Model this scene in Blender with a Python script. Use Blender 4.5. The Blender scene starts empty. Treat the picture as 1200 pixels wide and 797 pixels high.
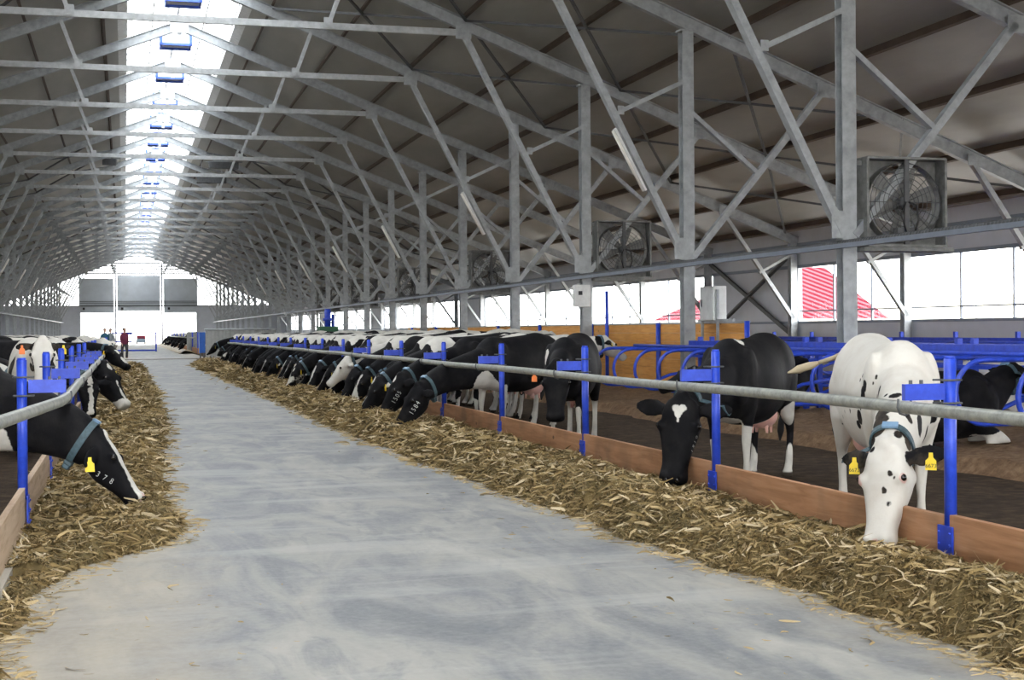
import bpy, bmesh, math, random
import numpy as np
from mathutils import Vector, Matrix
from mathutils.bvhtree import BVHTree
SC = bpy.context.scene
COL = SC.collection
R = random.Random(7)
PI = math.pi
# ---------------------------------------------------------------- camera
FPX = 1650.0
EYE = 1.5
roll, pitch, yaw = 0.008, -0.0073, math.atan(454.0/FPX)
cam = bpy.data.cameras.new('camera'); camo = bpy.data.objects.new('camera', cam); COL.objects.link(camo)
cam.sensor_width = 36.0; cam.lens = 36.0*FPX/1200.0; cam.clip_start = .05; cam.clip_end = 2000
CM = Matrix.Rotation(-yaw, 4, 'Z') @ Matrix.Rotation(PI/2+pitch, 4, 'X') @ Matrix.Rotation(-roll, 4, 'Z')
camo.matrix_world = Matrix.Translation((0, 0, EYE)) @ CM
SC.camera = camo
def ray(px, py):
    return (CM.to_3x3() @ Vector(((px-600)/FPX, -(py-398.5)/FPX, -1))).normalized()
def at(px, py, X=None, Y=None, Z=None):
    d = ray(px, py); o = Vector((0, 0, EYE))
    if X is not None: t = X/d.x
    elif Y is not None: t = Y/d.y
    else: t = (Z-EYE)/d.z
    return o+d*t
# ---------------------------------------------------------------- mesh builder
class MB:
    def __init__(s): s.v = []; s.f = []; s.sm = []
    def add(s, vs, fs, smooth=False):
        b = len(s.v); s.v += [tuple(v) for v in vs]; s.f += [tuple(i+b for i in f) for f in fs]; s.sm += [smooth]*len(fs)
    def box(s, x0, x1, y0, y1, z0, z1):
        s.add([(x0,y0,z0),(x1,y0,z0),(x1,y1,z0),(x0,y1,z0),(x0,y0,z1),(x1,y0,z1),(x1,y1,z1),(x0,y1,z1)],
              [(0,3,2,1),(4,5,6,7),(0,1,5,4),(1,2,6,5),(2,3,7,6),(3,0,4,7)]); return s
    def beam(s, p0, p1, w, h, up=(0,0,1)):
        p0 = Vector(p0); p1 = Vector(p1); t = (p1-p0).normalized(); u = Vector(up)
        if abs(t.dot(u)) > .98: u = Vector((0,1,0))
        a = t.cross(u).normalized(); b = a.cross(t)
        vs = []
        for p in (p0, p1):
            for sa, sb in ((-1,-1),(1,-1),(1,1),(-1,1)): vs.append(p+a*(sa*w/2)+b*(sb*h/2))
        s.add(vs, [(0,1,2,3),(7,6,5,4),(0,4,5,1),(1,5,6,2),(2,6,7,3),(3,7,4,0)]); return s
    def ibeam(s, p0, p1, w, h, tk=.02, up=(0,0,1)):
        p0 = Vector(p0); p1 = Vector(p1); t = (p1-p0).normalized(); u = Vector(up)
        if abs(t.dot(u)) > .98: u = Vector((0,1,0))
        a = t.cross(u).normalized(); b = a.cross(t)
        s.beam(p0+b*(h/2-tk/2), p1+b*(h/2-tk/2), w, tk, b); s.beam(p0-b*(h/2-tk/2), p1-b*(h/2-tk/2), w, tk, b)
        s.beam(p0, p1, tk*1.2, h-2*tk+.002, b); return s
    def tube(s, pts, r, n=10, cap=True, closed=False):
        pts = [Vector(p) for p in pts]; rings = []; m = len(pts); up = Vector((0,0,1)); prev = None
        for i, p in enumerate(pts):
            if closed: t = (pts[(i+1)%m]-pts[i-1])
            else: t = pts[min(i+1, m-1)]-pts[max(i-1, 0)]
            t.normalize()
            if prev is None:
                a = t.cross(up if abs(t.z) < .9 else Vector((1,0,0))).normalized()
            else:
                a = (prev-t*prev.dot(t)).normalized()
            prev = a; b = t.cross(a)
            rr = r[i] if isinstance(r, (list, tuple)) else r
            rings.append([p+a*(math.cos(2*PI*k/n)*rr)+b*(math.sin(2*PI*k/n)*rr) for k in range(n)])
        vs = [v for g in rings for v in g]; fs = []
        for i in range(m if closed else m-1):
            j = (i+1) % m
            for k in range(n): fs.append((i*n+k, i*n+(k+1)%n, j*n+(k+1)%n, j*n+k))
        if cap and not closed: fs += [tuple(range(n))[::-1], tuple((m-1)*n+k for k in range(n))]
        s.add(vs, fs, True); return s
    def ball(s, c, rx, ry=None, rz=None, n=12, m=8):
        ry = ry or rx; rz = rz or rx; vs = [(c[0], c[1], c[2]+rz)]
        for i in range(1, m):
            a = PI*i/m
            for k in range(n): b = 2*PI*k/n; vs.append((c[0]+rx*math.sin(a)*math.cos(b), c[1]+ry*math.sin(a)*math.sin(b), c[2]+rz*math.cos(a)))
        vs.append((c[0], c[1], c[2]-rz)); fs = []
        for k in range(n): fs.append((0, 1+k, 1+(k+1)%n))
        for i in range(m-2):
            for k in range(n): fs.append((1+i*n+k, 1+(i+1)*n+k, 1+(i+1)*n+(k+1)%n, 1+i*n+(k+1)%n))
        e = len(vs)-1
        for k in range(n): fs.append((e, 1+(m-2)*n+(k+1)%n, 1+(m-2)*n+k))
        s.add(vs, fs, True); return s
    def mesh(s, name):
        me = bpy.data.meshes.new(name); me.from_pydata(s.v, [], s.f)
        me.polygons.foreach_set('use_smooth', s.sm); me.update(); return me
    def build(s, name, mat=None, parent=None, loc=None):
        me = s.mesh(name)
        if mat: me.materials.append(mat)
        o = bpy.data.objects.new(name, me); COL.objects.link(o)
        if parent: o.parent = parent
        if loc: o.location = loc
        return o
def bevel(o, w=.01, seg=2):
    m = o.modifiers.new('bevel', 'BEVEL'); m.width = w; m.segments = seg; m.limit_method = 'ANGLE'; return o
def tag(o, label=None, cat=None, group=None, kind=None):
    if label: o['label'] = label
    if cat: o['category'] = cat
    if group: o['group'] = group
    if kind: o['kind'] = kind
    return o
def empty(name, loc=(0,0,0), rz=0, label=None, cat=None, group=None, kind=None):
    o = bpy.data.objects.new(name, None); COL.objects.link(o); o.location = loc; o.rotation_euler = (0,0,rz); o.empty_display_size = .1
    return tag(o, label, cat, group, kind)
def copy_tree(o, parent=None):
    c = o.copy(); COL.objects.link(c)
    if parent: c.parent = parent
    for ch in list(o.children): copy_tree(ch, c)
    return c
def struct(mb, name, mat):
    return tag(mb.build(name, mat), kind='structure')
ORD = ['first','second','third','fourth','fifth','sixth','seventh','eighth','ninth','tenth','eleventh','twelfth','thirteenth','fourteenth','fifteenth','sixteenth','seventeenth','eighteenth','nineteenth','twentieth','twenty-first','twenty-second','twenty-third','twenty-fourth','twenty-fifth','twenty-sixth','twenty-seventh','twenty-eighth','twenty-ninth','thirtieth']
# ---------------------------------------------------------------- materials
class NT:
    def __init__(s, name):
        s.m = bpy.data.materials.new(name); s.m.use_nodes = True; s.t = s.m.node_tree; s.t.nodes.clear()
        s.out = s.t.nodes.new('ShaderNodeOutputMaterial'); s.b = s.n('ShaderNodeBsdfPrincipled'); s.l(s.b.outputs[0], s.out.inputs[0])
    def n(s, ty, **k):
        x = s.t.nodes.new(ty)
        for a, b in k.items(): setattr(x, a, b)
        return x
    def l(s, a, b): s.t.links.new(a, b)
    def set(s, sock, v):
        if hasattr(v, 'is_linked') or hasattr(v, 'links'): s.l(v, sock)
        else: sock.default_value = v
    def math(s, op, a, b=None, c=None, clamp=False):
        x = s.n('ShaderNodeMath', operation=op, use_clamp=clamp); s.set(x.inputs[0], a)
        if b is not None: s.set(x.inputs[1], b)
        if c is not None: s.set(x.inputs[2], c)
        return x.outputs[0]
    def vm(s, op, a, b=None, out=0):
        x = s.n('ShaderNodeVectorMath', operation=op); s.set(x.inputs[0], a)
        if b is not None: s.set(x.inputs[3] if op == 'SCALE' else x.inputs[1], b)
        return x.outputs[out]
    def noise(s, vec, scale, detail=3, rough=.5, out=0, dist=0):
        x = s.n('ShaderNodeTexNoise'); s.l(vec, x.inputs['Vector']); x.inputs['Scale'].default_value = scale
        x.inputs['Detail'].default_value = detail; x.inputs['Roughness'].default_value = rough; x.inputs['Distortion'].default_value = dist
        return x.outputs[out]
    def ramp(s, fac, stops):
        x = s.n('ShaderNodeValToRGB'); s.l(fac, x.inputs[0]); e = x.color_ramp.elements
        while len(e) < len(stops): e.new(.5)
        for i, (p, c) in enumerate(stops):
            e[i].position = p; e[i].color = (c, c, c, 1) if isinstance(c, (int, float)) else (*c, 1)
        return x.outputs[0]
    def mix(s, fac, a, b):
        x = s.n('ShaderNodeMix', data_type='RGBA'); s.set(x.inputs[0], fac)
        s.set(x.inputs[6], (*a, 1) if isinstance(a, tuple) and len(a) == 3 else a); s.set(x.inputs[7], (*b, 1) if isinstance(b, tuple) and len(b) == 3 else b)
        return x.outputs[2]
    def mapr(s, v, a, b, c=0, d=1):
        x = s.n('ShaderNodeMapRange'); s.l(v, x.inputs[0])
        for i, q in enumerate((a, b, c, d)): x.inputs[i+1].default_value = q
        return x.outputs[0]
    def obj(s): return s.n('ShaderNodeTexCoord').outputs['Object']
    def pos(s): return s.n('ShaderNodeNewGeometry').outputs['Position']
    def scale(s, v, sc):
        x = s.n('ShaderNodeMapping'); s.l(v, x.inputs[0]); x.inputs['Scale'].default_value = sc; return x.outputs[0]
    def bump(s, h, strength=.3, dist=.01):
        x = s.n('ShaderNodeBump'); x.inputs['Strength'].default_value = strength; x.inputs['Distance'].default_value = dist
        s.l(h, x.inputs['Height']); s.l(x.outputs[0], s.b.inputs['Normal'])
    def col(s, c): s.set(s.b.inputs['Base Color'], (*c, 1) if isinstance(c, tuple) and len(c) == 3 else c)
    def rough(s, v): s.set(s.b.inputs['Roughness'], v)
    def metal(s, v): s.b.inputs['Metallic'].default_value = v
def plain(name, c, rough=.6, metal=0, var=.12, scale=6.0, bump=0, spec=None):
    t = NT(name); p = t.pos()
    if spec is not None: t.b.inputs['Specular IOR Level'].default_value = spec
    f = t.noise(p, scale, 4, .6)
    t.col(t.mix(t.mapr(f, .3, .7), tuple(x*(1-var) for x in c), tuple(min(1, x*(1+var)) for x in c)))
    t.rough(rough); t.metal(metal)
    if bump: t.bump(t.noise(p, scale*8, 3), .4, bump)
    return t.m
def emis(name, c, s):
    t = NT(name); t.b.inputs['Emission Color'].default_value = (*c, 1); t.b.inputs['Emission Strength'].default_value = s; t.col(c); return t.m
M = {}
M['galv'] = plain('galvanised_steel', (.36,.385,.40), .5, .25, .22, 5)
M['tie'] = plain('zinc_tie_steel', (.42,.44,.45), .5, .2, .2, 6)
M['dark_steel'] = plain('dark_steel', (.10,.105,.11), .55, .3, .2)
M['purlin'] = plain('purlin_brown_steel', (.085,.06,.045), .6, .2, .25, 3)
M['gutter'] = plain('window_rail_steel', (.20,.23,.28), .5, .3, .1)
M['white_panel'] = plain('pale_sandwich_panel', (.50,.53,.58), .5, 0, .06, 1.5)
M['door_panel'] = plain('door_panel_grey', (.46,.50,.54), .5, 0, .08, 1)
M['black'] = plain('black_plastic', (.015,.015,.017), .5)
M['white_metal'] = plain('white_enamel', (.72,.73,.72), .4)
M['blue_trim'] = plain('blue_trim', (.05,.12,.55), .4)
M['red'] = plain('red_sheet', (.65,.03,.05), .5)
M['yellow'] = plain('yellow_plastic', (.85,.62,.02), .45, 0, .05)
M['orange'] = plain('orange_plastic', (.85,.22,.05), .45, 0, .05)
M['ink'] = plain('tag_ink', (.03,.03,.02), .6)
M['brand'] = plain('white_brand_hair', (.62,.64,.62), .8)
M['collar'] = plain('collar_blue_grey', (.05,.09,.11), .6, 0, .3, 30)
M['collar_box'] = plain('collar_transponder', (.16,.28,.42), .45, 0, .15, 20)
M['hoof'] = plain('hoof_horn', (.06,.05,.035), .6)
M['udder'] = plain('udder_skin', (.72,.42,.36), .6, 0, .1, 8)
M['eye'] = plain('eye_dark', (.008,.006,.005), .12)
def blue_paint():
    t = NT('blue_paint'); p = t.pos()
    a = t.noise(p, 9, 4, .65); c = t.noise(p, 45, 3, .6)
    base = t.mix(t.mapr(a, .35, .7), (.016,.05,.46), (.03,.085,.66))
    t.col(t.mix(t.math('MULTIPLY', t.mapr(c, .66, .74), t.mapr(a, .5, .62)), base, (.10,.075,.07))); t.rough(.38); return t.m
M['blue'] = blue_paint()
def pipe_mat():
    t = NT('galvanised_pipe'); p = t.pos(); a = t.noise(p, 14, 4, .7)
    t.col(t.ramp(a, [(.3, (.20,.21,.19)), (.55, (.33,.34,.31)), (.75, (.42,.40,.34))])); t.metal(.35); t.rough(.48); return t.m
M['pipe'] = pipe_mat()
def wood(name, c0, c1, c2, axis='y', stain=.5):
    t = NT(name); p = t.pos(); sc = {'y': (9, .7, 9), 'x': (.7, 9, 9)}[axis]
    g = t.noise(t.scale(p, sc), 2.2, 6, .6, dist=.6); k = t.noise(p, 1.6, 3, .6)
    base = t.ramp(g, [(.25, c0), (.5, c1), (.75, c2)])
    v = t.n('ShaderNodeTexVoronoi'); t.l(t.scale(p, (2.5, 1.6, 2.5) if axis == 'y' else (1.6, 2.5, 2.5)), v.inputs['Vector']); v.inputs['Scale'].default_value = 1.4
    knot = t.mapr(v.outputs['Distance'], .05, .09, 1, 0)
    base = t.mix(knot, base, tuple(x*.45 for x in c0))
    base = t.mix(t.math('MULTIPLY', t.mapr(k, .5, .7), stain), base, (.16,.10,.06))
    t.col(base); t.rough(.7); t.bump(g, .35, .004); return t.m
M['board'] = wood('rough_board', (.28,.135,.06), (.43,.22,.11), (.52,.30,.17), 'y', .55)
M['pale_board'] = wood('worn_pale_board', (.40,.27,.17), (.56,.42,.29), (.64,.50,.37), 'y', .4)
M['pine'] = wood('orange_pine_planks', (.50,.21,.04), (.66,.31,.07), (.74,.39,.11), 'y', .12)
def concrete():
    t = NT('worn_concrete'); p = t.pos()
    st = t.noise(t.scale(p, (1.4, .45, 1)), 1.1, 6, .62, dist=1.1); fine = t.noise(p, 22, 5, .7); mid = t.noise(t.scale(p, (1.0, .35, 1)), 3.5, 5, .65, dist=.8)
    cross = t.noise(t.scale(p, (.25, 1.6, 1)), 1.0, 4, .6, dist=.4)
    base = t.ramp(st, [(.34, (.15,.16,.172)), (.46, (.25,.254,.25)), (.56, (.325,.322,.295)), (.72, (.43,.415,.375))])
    base = t.mix(t.math('MULTIPLY', t.mapr(mid, .50, .66), .6), base, (.15,.165,.19))
    base = t.mix(t.math('MULTIPLY', t.mapr(cross, .52, .64), .4), base, (.47,.47,.44))
    sx = t.n('ShaderNodeSeparateXYZ'); t.l(p, sx.inputs[0])
    # dust of chopped straw worked into the concrete next to the heaps
    dR = t.mapr(t.math('ADD', sx.outputs[0], t.math('MULTIPLY', t.noise(p, 2.5, 4), 1.2)), 3.75, 4.5); dL = t.mapr(t.math('SUBTRACT', sx.outputs[0], t.math('MULTIPLY', t.noise(p, 2.5, 4), 1.0)), .15, -.5)
    d = t.math('MULTIPLY', t.math('MAXIMUM', dR, dL), .36)
    base = t.mix(d, base, (.50,.41,.26))
    base = t.mix(t.math('MULTIPLY', t.mapr(fine, .35, .7), .22), base, (.50,.50,.48))
    t.col(base); t.rough(t.mapr(st, .3, .8, .55, .8)); t.bump(fine, .25, .004); return t.m
M['concrete'] = concrete()
def soil(name, a, b, c, sc=6):
    t = NT(name); p = t.pos(); n1 = t.noise(p, sc, 7, .7); n2 = t.noise(p, .9, 4, .6)
    base = t.ramp(n1, [(.3, a), (.5, b), (.72, c)]); base = t.mix(t.math('MULTIPLY', t.mapr(n2, .45, .7), .6), base, a)
    t.col(base); t.rough(.95); t.b.inputs['Specular IOR Level'].default_value = .15; t.bump(n1, .9, .05); return t.m
M['alley'] = soil('manure_alley', (.028,.020,.014), (.055,.038,.025), (.11,.078,.05))
M['bedding'] = soil('brown_bedding', (.10,.06,.035), (.19,.12,.07), (.30,.20,.12), 9)
M['outside'] = soil('pale_yard_ground', (.42,.38,.32), (.55,.50,.44), (.62,.58,.52), .4)
M['hill'] = soil('dry_grass_hill', (.45,.42,.34), (.56,.52,.42), (.62,.58,.5), .08)
def roofm():
    t = NT('roof_panel_underside'); p = t.pos(); n1 = t.noise(t.scale(p, (.6,.15,.6)), 1.5, 5, .6); n2 = t.noise(p, .25, 2)
    base = t.ramp(n1, [(.3, (.255,.255,.225)), (.7, (.36,.355,.325))])
    t.col(base); t.rough(.42); return t.m
M['roof'] = roofm()
def skym():
    t = NT('polycarbonate_skylight'); t.t.nodes.remove(t.b)
    tr = t.n('ShaderNodeBsdfTransparent'); tr.inputs[0].default_value = (.62,.64,.66,1)
    tl = t.n('ShaderNodeBsdfTranslucent'); tl.inputs[0].default_value = (.85,.87,.9,1)
    gl = t.n('ShaderNodeBsdfDiffuse'); gl.inputs[0].default_value = (.7,.72,.75,1)
    a = t.n('ShaderNodeMixShader'); a.inputs[0].default_value = .35; t.l(tr.outputs[0], a.inputs[1]); t.l(tl.outputs[0], a.inputs[2])
    b = t.n('ShaderNodeMixShader'); b.inputs[0].default_value = .12; t.l(a.outputs[0], b.inputs[1]); t.l(gl.outputs[0], b.inputs[2])
    t.l(b.outputs[0], t.out.inputs[0]); return t.m
M['skylight'] = skym()
def glassm():
    t = NT('window_pane'); t.t.nodes.remove(t.b)
    tr = t.n('ShaderNodeBsdfTransparent'); tr.inputs[0].default_value = (.97,.98,.99,1)
    gl = t.n('ShaderNodeBsdfGlossy'); gl.inputs['Roughness'].default_value = .08
    a = t.n('ShaderNodeMixShader'); a.inputs[0].default_value = .04; t.l(tr.outputs[0], a.inputs[1]); t.l(gl.outputs[0], a.inputs[2])
    t.l(a.outputs[0], t.out.inputs[0]); return t.m
M['glass'] = glassm()
M['fan_steel'] = plain('weathered_fan_steel', (.20,.205,.20), .6, .2, .3, 8)
# ================================================================ BUILDING
XC = 1.85; HALF = 19.05; SL = .39; ZR = 1.5+10.18; S = 6.79; Y0 = 20.85
XR, XL = 4.665, -.72
YEND = Y0+25*S; YB = -9.0
def zr(x): return ZR-SL*abs(x-XC)
def zroof(x): return zr(x)+.36
FR = [Y0+k*S for k in range(-1, 25)]
# ground slabs
struct(MB().box(-.78, 4.62, YB, YEND+2, -.2, 0), 'floor', M['concrete'])
# sandy alleys and raised bedding
def grid_ground(x0, x1, y0, y1, nx, ny, base, amp, name, mat, seed):
    rr = np.random.RandomState(seed); xs = np.linspace(x0, x1, nx); ys = y0+(y1-y0)*np.linspace(0, 1, ny)**1.6
    ph = rr.rand(8)*6.28; fr = rr.rand(8, 2)*3+.5
    vs = []
    for j, y in enumerate(ys):
        for i, x in enumerate(xs):
            h = sum(math.sin(x*fr[q,0]*2.2+y*fr[q,1]*1.4+ph[q]) for q in range(8))/8
            e = min(i, nx-1-i)
            vs.append((x, y, base+(amp*h if e > 0 else -.02)+(amp*.5*(rr.rand()-.5))))
    fs = [(j*nx+i, j*nx+i+1, (j+1)*nx+i+1, (j+1)*nx+i) for j in range(ny-1) for i in range(nx-1)]
    mb = MB(); mb.add(vs, fs, True); return struct(mb, name, mat)
struct(MB().box(4.62, XC+HALF, YB, YEND, -.25, -.02), 'floor_alley_right', M['alley'])
struct(MB().box(XC-HALF, -.78, YB, YEND, -.25, -.02), 'floor_alley_left', M['alley'])
def bed(name, x0, x1, y0, y1, seed):
    rr = np.random.RandomState(seed); nx = int((x1-x0)/.12)+2; ny = int((y1-y0)/.12) if y1-y0 < 30 else int((y1-y0)/.3)
    X = np.linspace(x0, x1, nx); Y = np.linspace(y0, y1, ny); ph = rr.rand(10)*6.28; fr = rr.randn(10, 2)*3
    gx, gy = np.meshgrid(X, Y); h = sum(np.sin(gx*fr[q,0]+gy*fr[q,1]+ph[q]) for q in range(10))/10
    z = .13+.05*h+.015*rr.randn(*gx.shape)
    gx = gx.copy(); edge = .07*np.sin(Y*2.1+ph[0])+.05*np.sin(Y*5.3+ph[1])
    gx[:, 0] += edge-.05; gx[:, 1] += edge; z[:, 0] = -.03; z[:, -1] = -.03; z[0, :] = -.03; z[-1, :] = -.03
    vs = np.stack([gx, gy, z], -1).reshape(-1, 3); fs = [(j*nx+i, j*nx+i+1, (j+1)*nx+i+1, (j+1)*nx+i) for j in range(ny-1) for i in range(nx-1)]
    mb = MB(); mb.v = [tuple(v) for v in vs]; mb.f = fs; mb.sm = [True]*len(fs)
    return struct(mb, name, M['bedding'])
bed('floor_bedding_near', 8.45, 13.9, 6, 40, 1)
bed('floor_bedding_outer', 15.4, 20.6, 10, 60, 2)
bed('floor_bedding_middle', 8.45, 13.9, 40.2, 88, 3)
# outside world
struct(MB().box(-400, 500, -150, 900, -.5, -.3), 'ground', M['outside'])
def hills():
    mb = MB(); n = 60; vs = []; rr = np.random.RandomState(5); ph = rr.rand(6)*6.28
    for k in range(n+1):
        y = -60+k*12
        h = 7+3*math.sin(y*.021+ph[0])+1.5*math.sin(y*.06+ph[1])
        vs += [(120+8*math.sin(y*.02), y, -.5), (170, y, h*.55), (240, y, h), (330, y, -.5)]
    fs = [(k*4+i, k*4+i+1, k*4+5+i, k*4+4+i) for k in range(n) for i in range(3)]
    mb.add(vs, fs, True); return tag(mb.build('hill_terrain', M['hill']), kind='structure')
hills()
# roof shell
def slab(mb, x0, x1, y0, y1, t=.12):
    za, zb = zroof(x0), zroof(x1)
    mb.add([(x0,y0,za),(x1,y0,zb),(x1,y1,zb),(x0,y1,za),(x0,y0,za+t),(x1,y0,zb+t),(x1,y1,zb+t),(x0,y1,za+t)],
           [(0,3,2,1),(4,5,6,7),(0,1,5,4),(1,2,6,5),(2,3,7,6),(3,0,4,7)])
SKY = 1.68
EDGE = .28
mb = MB(); slab(mb, XC+SKY+EDGE, XC+HALF+.35, YB, YEND+.2); struct(mb, 'ceiling_right', M['roof'])
mb = MB(); slab(mb, XC-HALF-.35, XC-SKY-EDGE, YB, YEND+.2); struct(mb, 'ceiling_left', M['roof'])
mb = MB(); slab(mb, XC+SKY, XC+SKY+EDGE+.01, YB, YEND+.2, .3); slab(mb, XC-SKY-EDGE-.01, XC-SKY, YB, YEND+.2, .3)
struct(mb, 'trim_1', M['white_metal'])
# skylight: polycarbonate pane raised on cross ribs
sk = MB()
for sgn in (-1, 1):
    x0, x1 = XC, XC+sgn*SKY; z0, z1 = zroof(x0)+.33, zroof(x1)+.30
    sk.add([(x0,YB,z0),(x1,YB,z1),(x1,YEND,z1),(x0,YEND,z0)], [(0,1,2,3) if sgn > 0 else (0,3,2,1)])
win_sky = tag(sk.build('window_1', M['skylight']), kind='structure')
rb = MB(); y = YB
while y < YEND:
    for sgn in (-1, 1): rb.beam((XC, y, zroof(XC)+.29), (XC+sgn*SKY, y, zroof(XC+SKY)+.26), .09, .07)
    y += S/6
rb.beam((XC, YB, zroof(XC)+.26), (XC, YEND, zroof(XC)+.26), .08, .08)
for sgn in (-1, 1):
    for q in (.5, 1.0): rb.beam((XC+sgn*SKY*q, YB, zroof(XC+SKY*q)+.25), (XC+sgn*SKY*q, YEND, zroof(XC+SKY*q)+.25), .04, .05)
o = rb.build('rib', M['white_metal'], win_sky)
# purlins
pm = MB()
for sgn in (-1, 1):
    k = 0
    for xo in (2.4, 4.45, 6.5, 8.55, 10.6, 12.65, 14.7, 16.75, 18.6):
        x = XC+sgn*xo; z = zroof(x)-.09
        pm.beam((x, YB, z-.0), (x, YEND, z-.0), .07, .18, (sgn*SL, 0, 1))
struct(pm, 'trim_2', M['purlin'])
# roof bracing rods
br = MB()
for k in (2, 3, 8, 9, 15):
    for sgn in (-1, 1):
        for a, b in ((2.4, 6.5), (6.5, 10.6), (10.6, 14.7), (14.7, 18.6)):
            ya, yb = FR[k], FR[k]+S
            for (u, v) in ((a, b), (b, a)):
                br.beam((XC+sgn*u, ya, zroof(XC+u)-.24), (XC+sgn*v, yb, zroof(XC+v)-.24), .06, .06)
struct(br, 'trim_3', M['dark_steel'])
# ---- roof frames
XCOL = 9.6; TIE = 6.4; ZT = 1.5+7.46
def zc(o): return ZR-SL*o
def make_frame():
    e = empty('roof_frame', (XC, 0, 0))
    g = M['galv']
    for sg in (-1, 1):
        MB().ibeam((0, 0, ZR+.0), (sg*HALF, 0, zc(HALF)), .16, .30, .022).build('rafter', g, e)
        c = MB().ibeam((sg*XCOL, 0, 0), (sg*XCOL, 0, zc(XCOL)-.16), .25, .24, .02, (0,1,0))
        c.box(sg*XCOL-.2, sg*XCOL+.2, -.2, .2, 0, .03).box(sg*XCOL-.17, sg*XCOL+.17, -.14, .14, zc(XCOL)-.2, zc(XCOL)-.16)
        c.build('column', g, e)
        MB().ibeam((sg*(HALF-.2), 0, 0), (sg*(HALF-.2), 0, zc(HALF-.2)-.12), .22, .24, .02, (0,1,0)).build('wall_post', g, e)
        m = MB(); m.beam((sg*TIE, -.05, ZT), (sg*(XCOL-.1), -.05, 3.02), .13, .17, (0,1,0)); m.box(sg*TIE-.2, sg*TIE+.2, -.13, -.10, ZT-.18, ZT+.2); m.box(sg*(XCOL-.2)-.13, sg*(XCOL-.2)+.13, -.13, -.1, 2.95, 3.4)
        m.build('main_strut', g, e)
        m = MB(); m.beam((sg*XCOL, -.06, 6.72), (sg*8.12, -.06, 6.02), .09, .13, (0,1,0)); m.box(sg*8.1-.07, sg*8.1+.07, -.12, -.1, 5.94, 6.12); m.build('short_brace', g, e)
        m = MB(); m.beam((sg*(XCOL+.1), -.05, 3.0), (sg*12.75, -.05, zc(12.75)-.1), .13, .16, (0,1,0)); m.box(sg*12.75-.16, sg*12.75+.16, -.13, -.1, zc(12.75)-.25, zc(12.75)+.05)
        m.build('outer_strut', g, e)
        m = MB(); m.beam((sg*XCOL, -.06, 6.1), (sg*11.22, -.06, 4.77), .09, .13, (0,1,0)); m.build('short_brace', g, e)
        m = MB(); m.beam((sg*16.4, -.05, zc(16.4)-.1), (sg*18.85, -.05, 1.78), .11, .14, (0,1,0)); m.box(sg*16.4-.12, sg*16.4+.12, -.12, -.09, zc(16.4)-.2, zc(16.4)+.05); m.build('wall_strut', g, e)
        m = MB(); m.beam((sg*17.65, -.06, 3.25), (sg*18.8, -.06, 3.85), .08, .11, (0,1,0)); m.build('short_brace', g, e)
        m = MB(); m.beam((sg*3.02, -.02, ZT), (sg*3.48, -.02, zc(3.48)-.1), .10, .15, (0,1,0)); m.box(sg*3.02-.11, sg*3.02+.11, -.08, -.06, ZT-.05, ZT+.2); m.build('hanger', M['tie'], e)
    m = MB(); m.beam((-TIE, 0, ZT), (TIE, 0, ZT), .10, .16); m.build('tie_beam', M['tie'], e)
    m = MB(); m.box(-.07, .07, -.05, .05, ZR-.55, ZR-.1).box(-.3, .3, -.1, -.085, ZR-.26, ZR+.1); m.build('ridge_bracket', M['tie'], e)
    return e
fr0 = make_frame()
for k, y in enumerate(FR):
    e = fr0 if k == 0 else copy_tree(fr0)
    e.location = (XC, y, 0)
    tag(e, cat='roof frame', group='galvanised roof frames along the barn')
    if k == 0: e['label'] = 'grey steel roof frame nearest the viewer, mostly above the picture edge'
    elif k < 13: e['label'] = f'grey steel roof frame on the {ORD[k-1]} tall column from the right'
    else: e['label'] = f'grey steel roof frame deep in the barn, {ORD[25-k]} before the far wall'
# ---- side walls with window bands
def side_wall(sg, nm):
    x0 = XC+sg*HALF; xa, xb = sorted((x0, x0+sg*.14))
    mb = MB(); ys = [YB]+[Y0+k*S for k in range(-4, 26)]
    mb.box(xa, xb, YB, YEND, -.2, 1.66).box(xa, xb, YB, YEND, 3.42, zroof(x0)+.05)
    solid = lambda y: (sg > 0 and abs(y-FR[4]) < .1) or (int((y-Y0)/S+40) % 5 == 4 and y > 60)
    ri = MB(); ri.box(min(x0-sg*.06, x0), max(x0-sg*.06, x0), YB, YEND, 1.62, 1.70).box(min(x0-sg*.06, x0), max(x0-sg*.06, x0), YB, YEND, 3.40, 3.50)
    ri.box(min(x0-sg*.1, x0), max(x0-sg*.1, x0), YB, YEND, 4.02, 4.2)
    n = 2 if sg > 0 else 40
    for a, b in zip(ys[:-1], ys[1:]):
        if b-a < .5: continue
        if solid(a) : mb.box(xa, xb, a, b, 1.66, 3.42); continue
        pn = MB(); pn.add([(x0+sg*.07, a, 1.66), (x0+sg*.07, b, 1.66), (x0+sg*.07, b, 3.42), (x0+sg*.07, a, 3.42)], [(0,1,2,3)])
        w = tag(pn.build(f'window_{n}', M['glass']), kind='structure'); n += 1
        fm = MB()
        for q in (1/3, 2/3): yy = a+(b-a)*q; fm.box(x0+sg*.07-.03, x0+sg*.07+.03, yy-.03, yy+.03, 1.66, 3.42)
        fm.box(x0+sg*.07-.02, x0+sg*.07+.02, a, b, 2.0, 2.04)
        fm.build('mullion', M['gutter'], w)
    struct(mb, nm, M['white_panel']); struct(ri, 'trim_4' if sg > 0 else 'trim_5', M['gutter'])
side_wall(1, 'wall_right'); side_wall(-1, 'wall_left')
# wall bracing in the solid bay
b = MB(); xw = XC+HALF-.16; b.beam((xw, FR[4], 1.2), (xw, FR[5], 3.9), .09, .12).beam((xw-.08, FR[5], 1.2), (xw-.08, FR[4], 3.9), .07, .07)
b.beam((xw, FR[4], 3.9), (xw, FR[5], 1.2), .06, .06)
struct(b, 'trim_6', M['dark_steel'])
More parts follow.
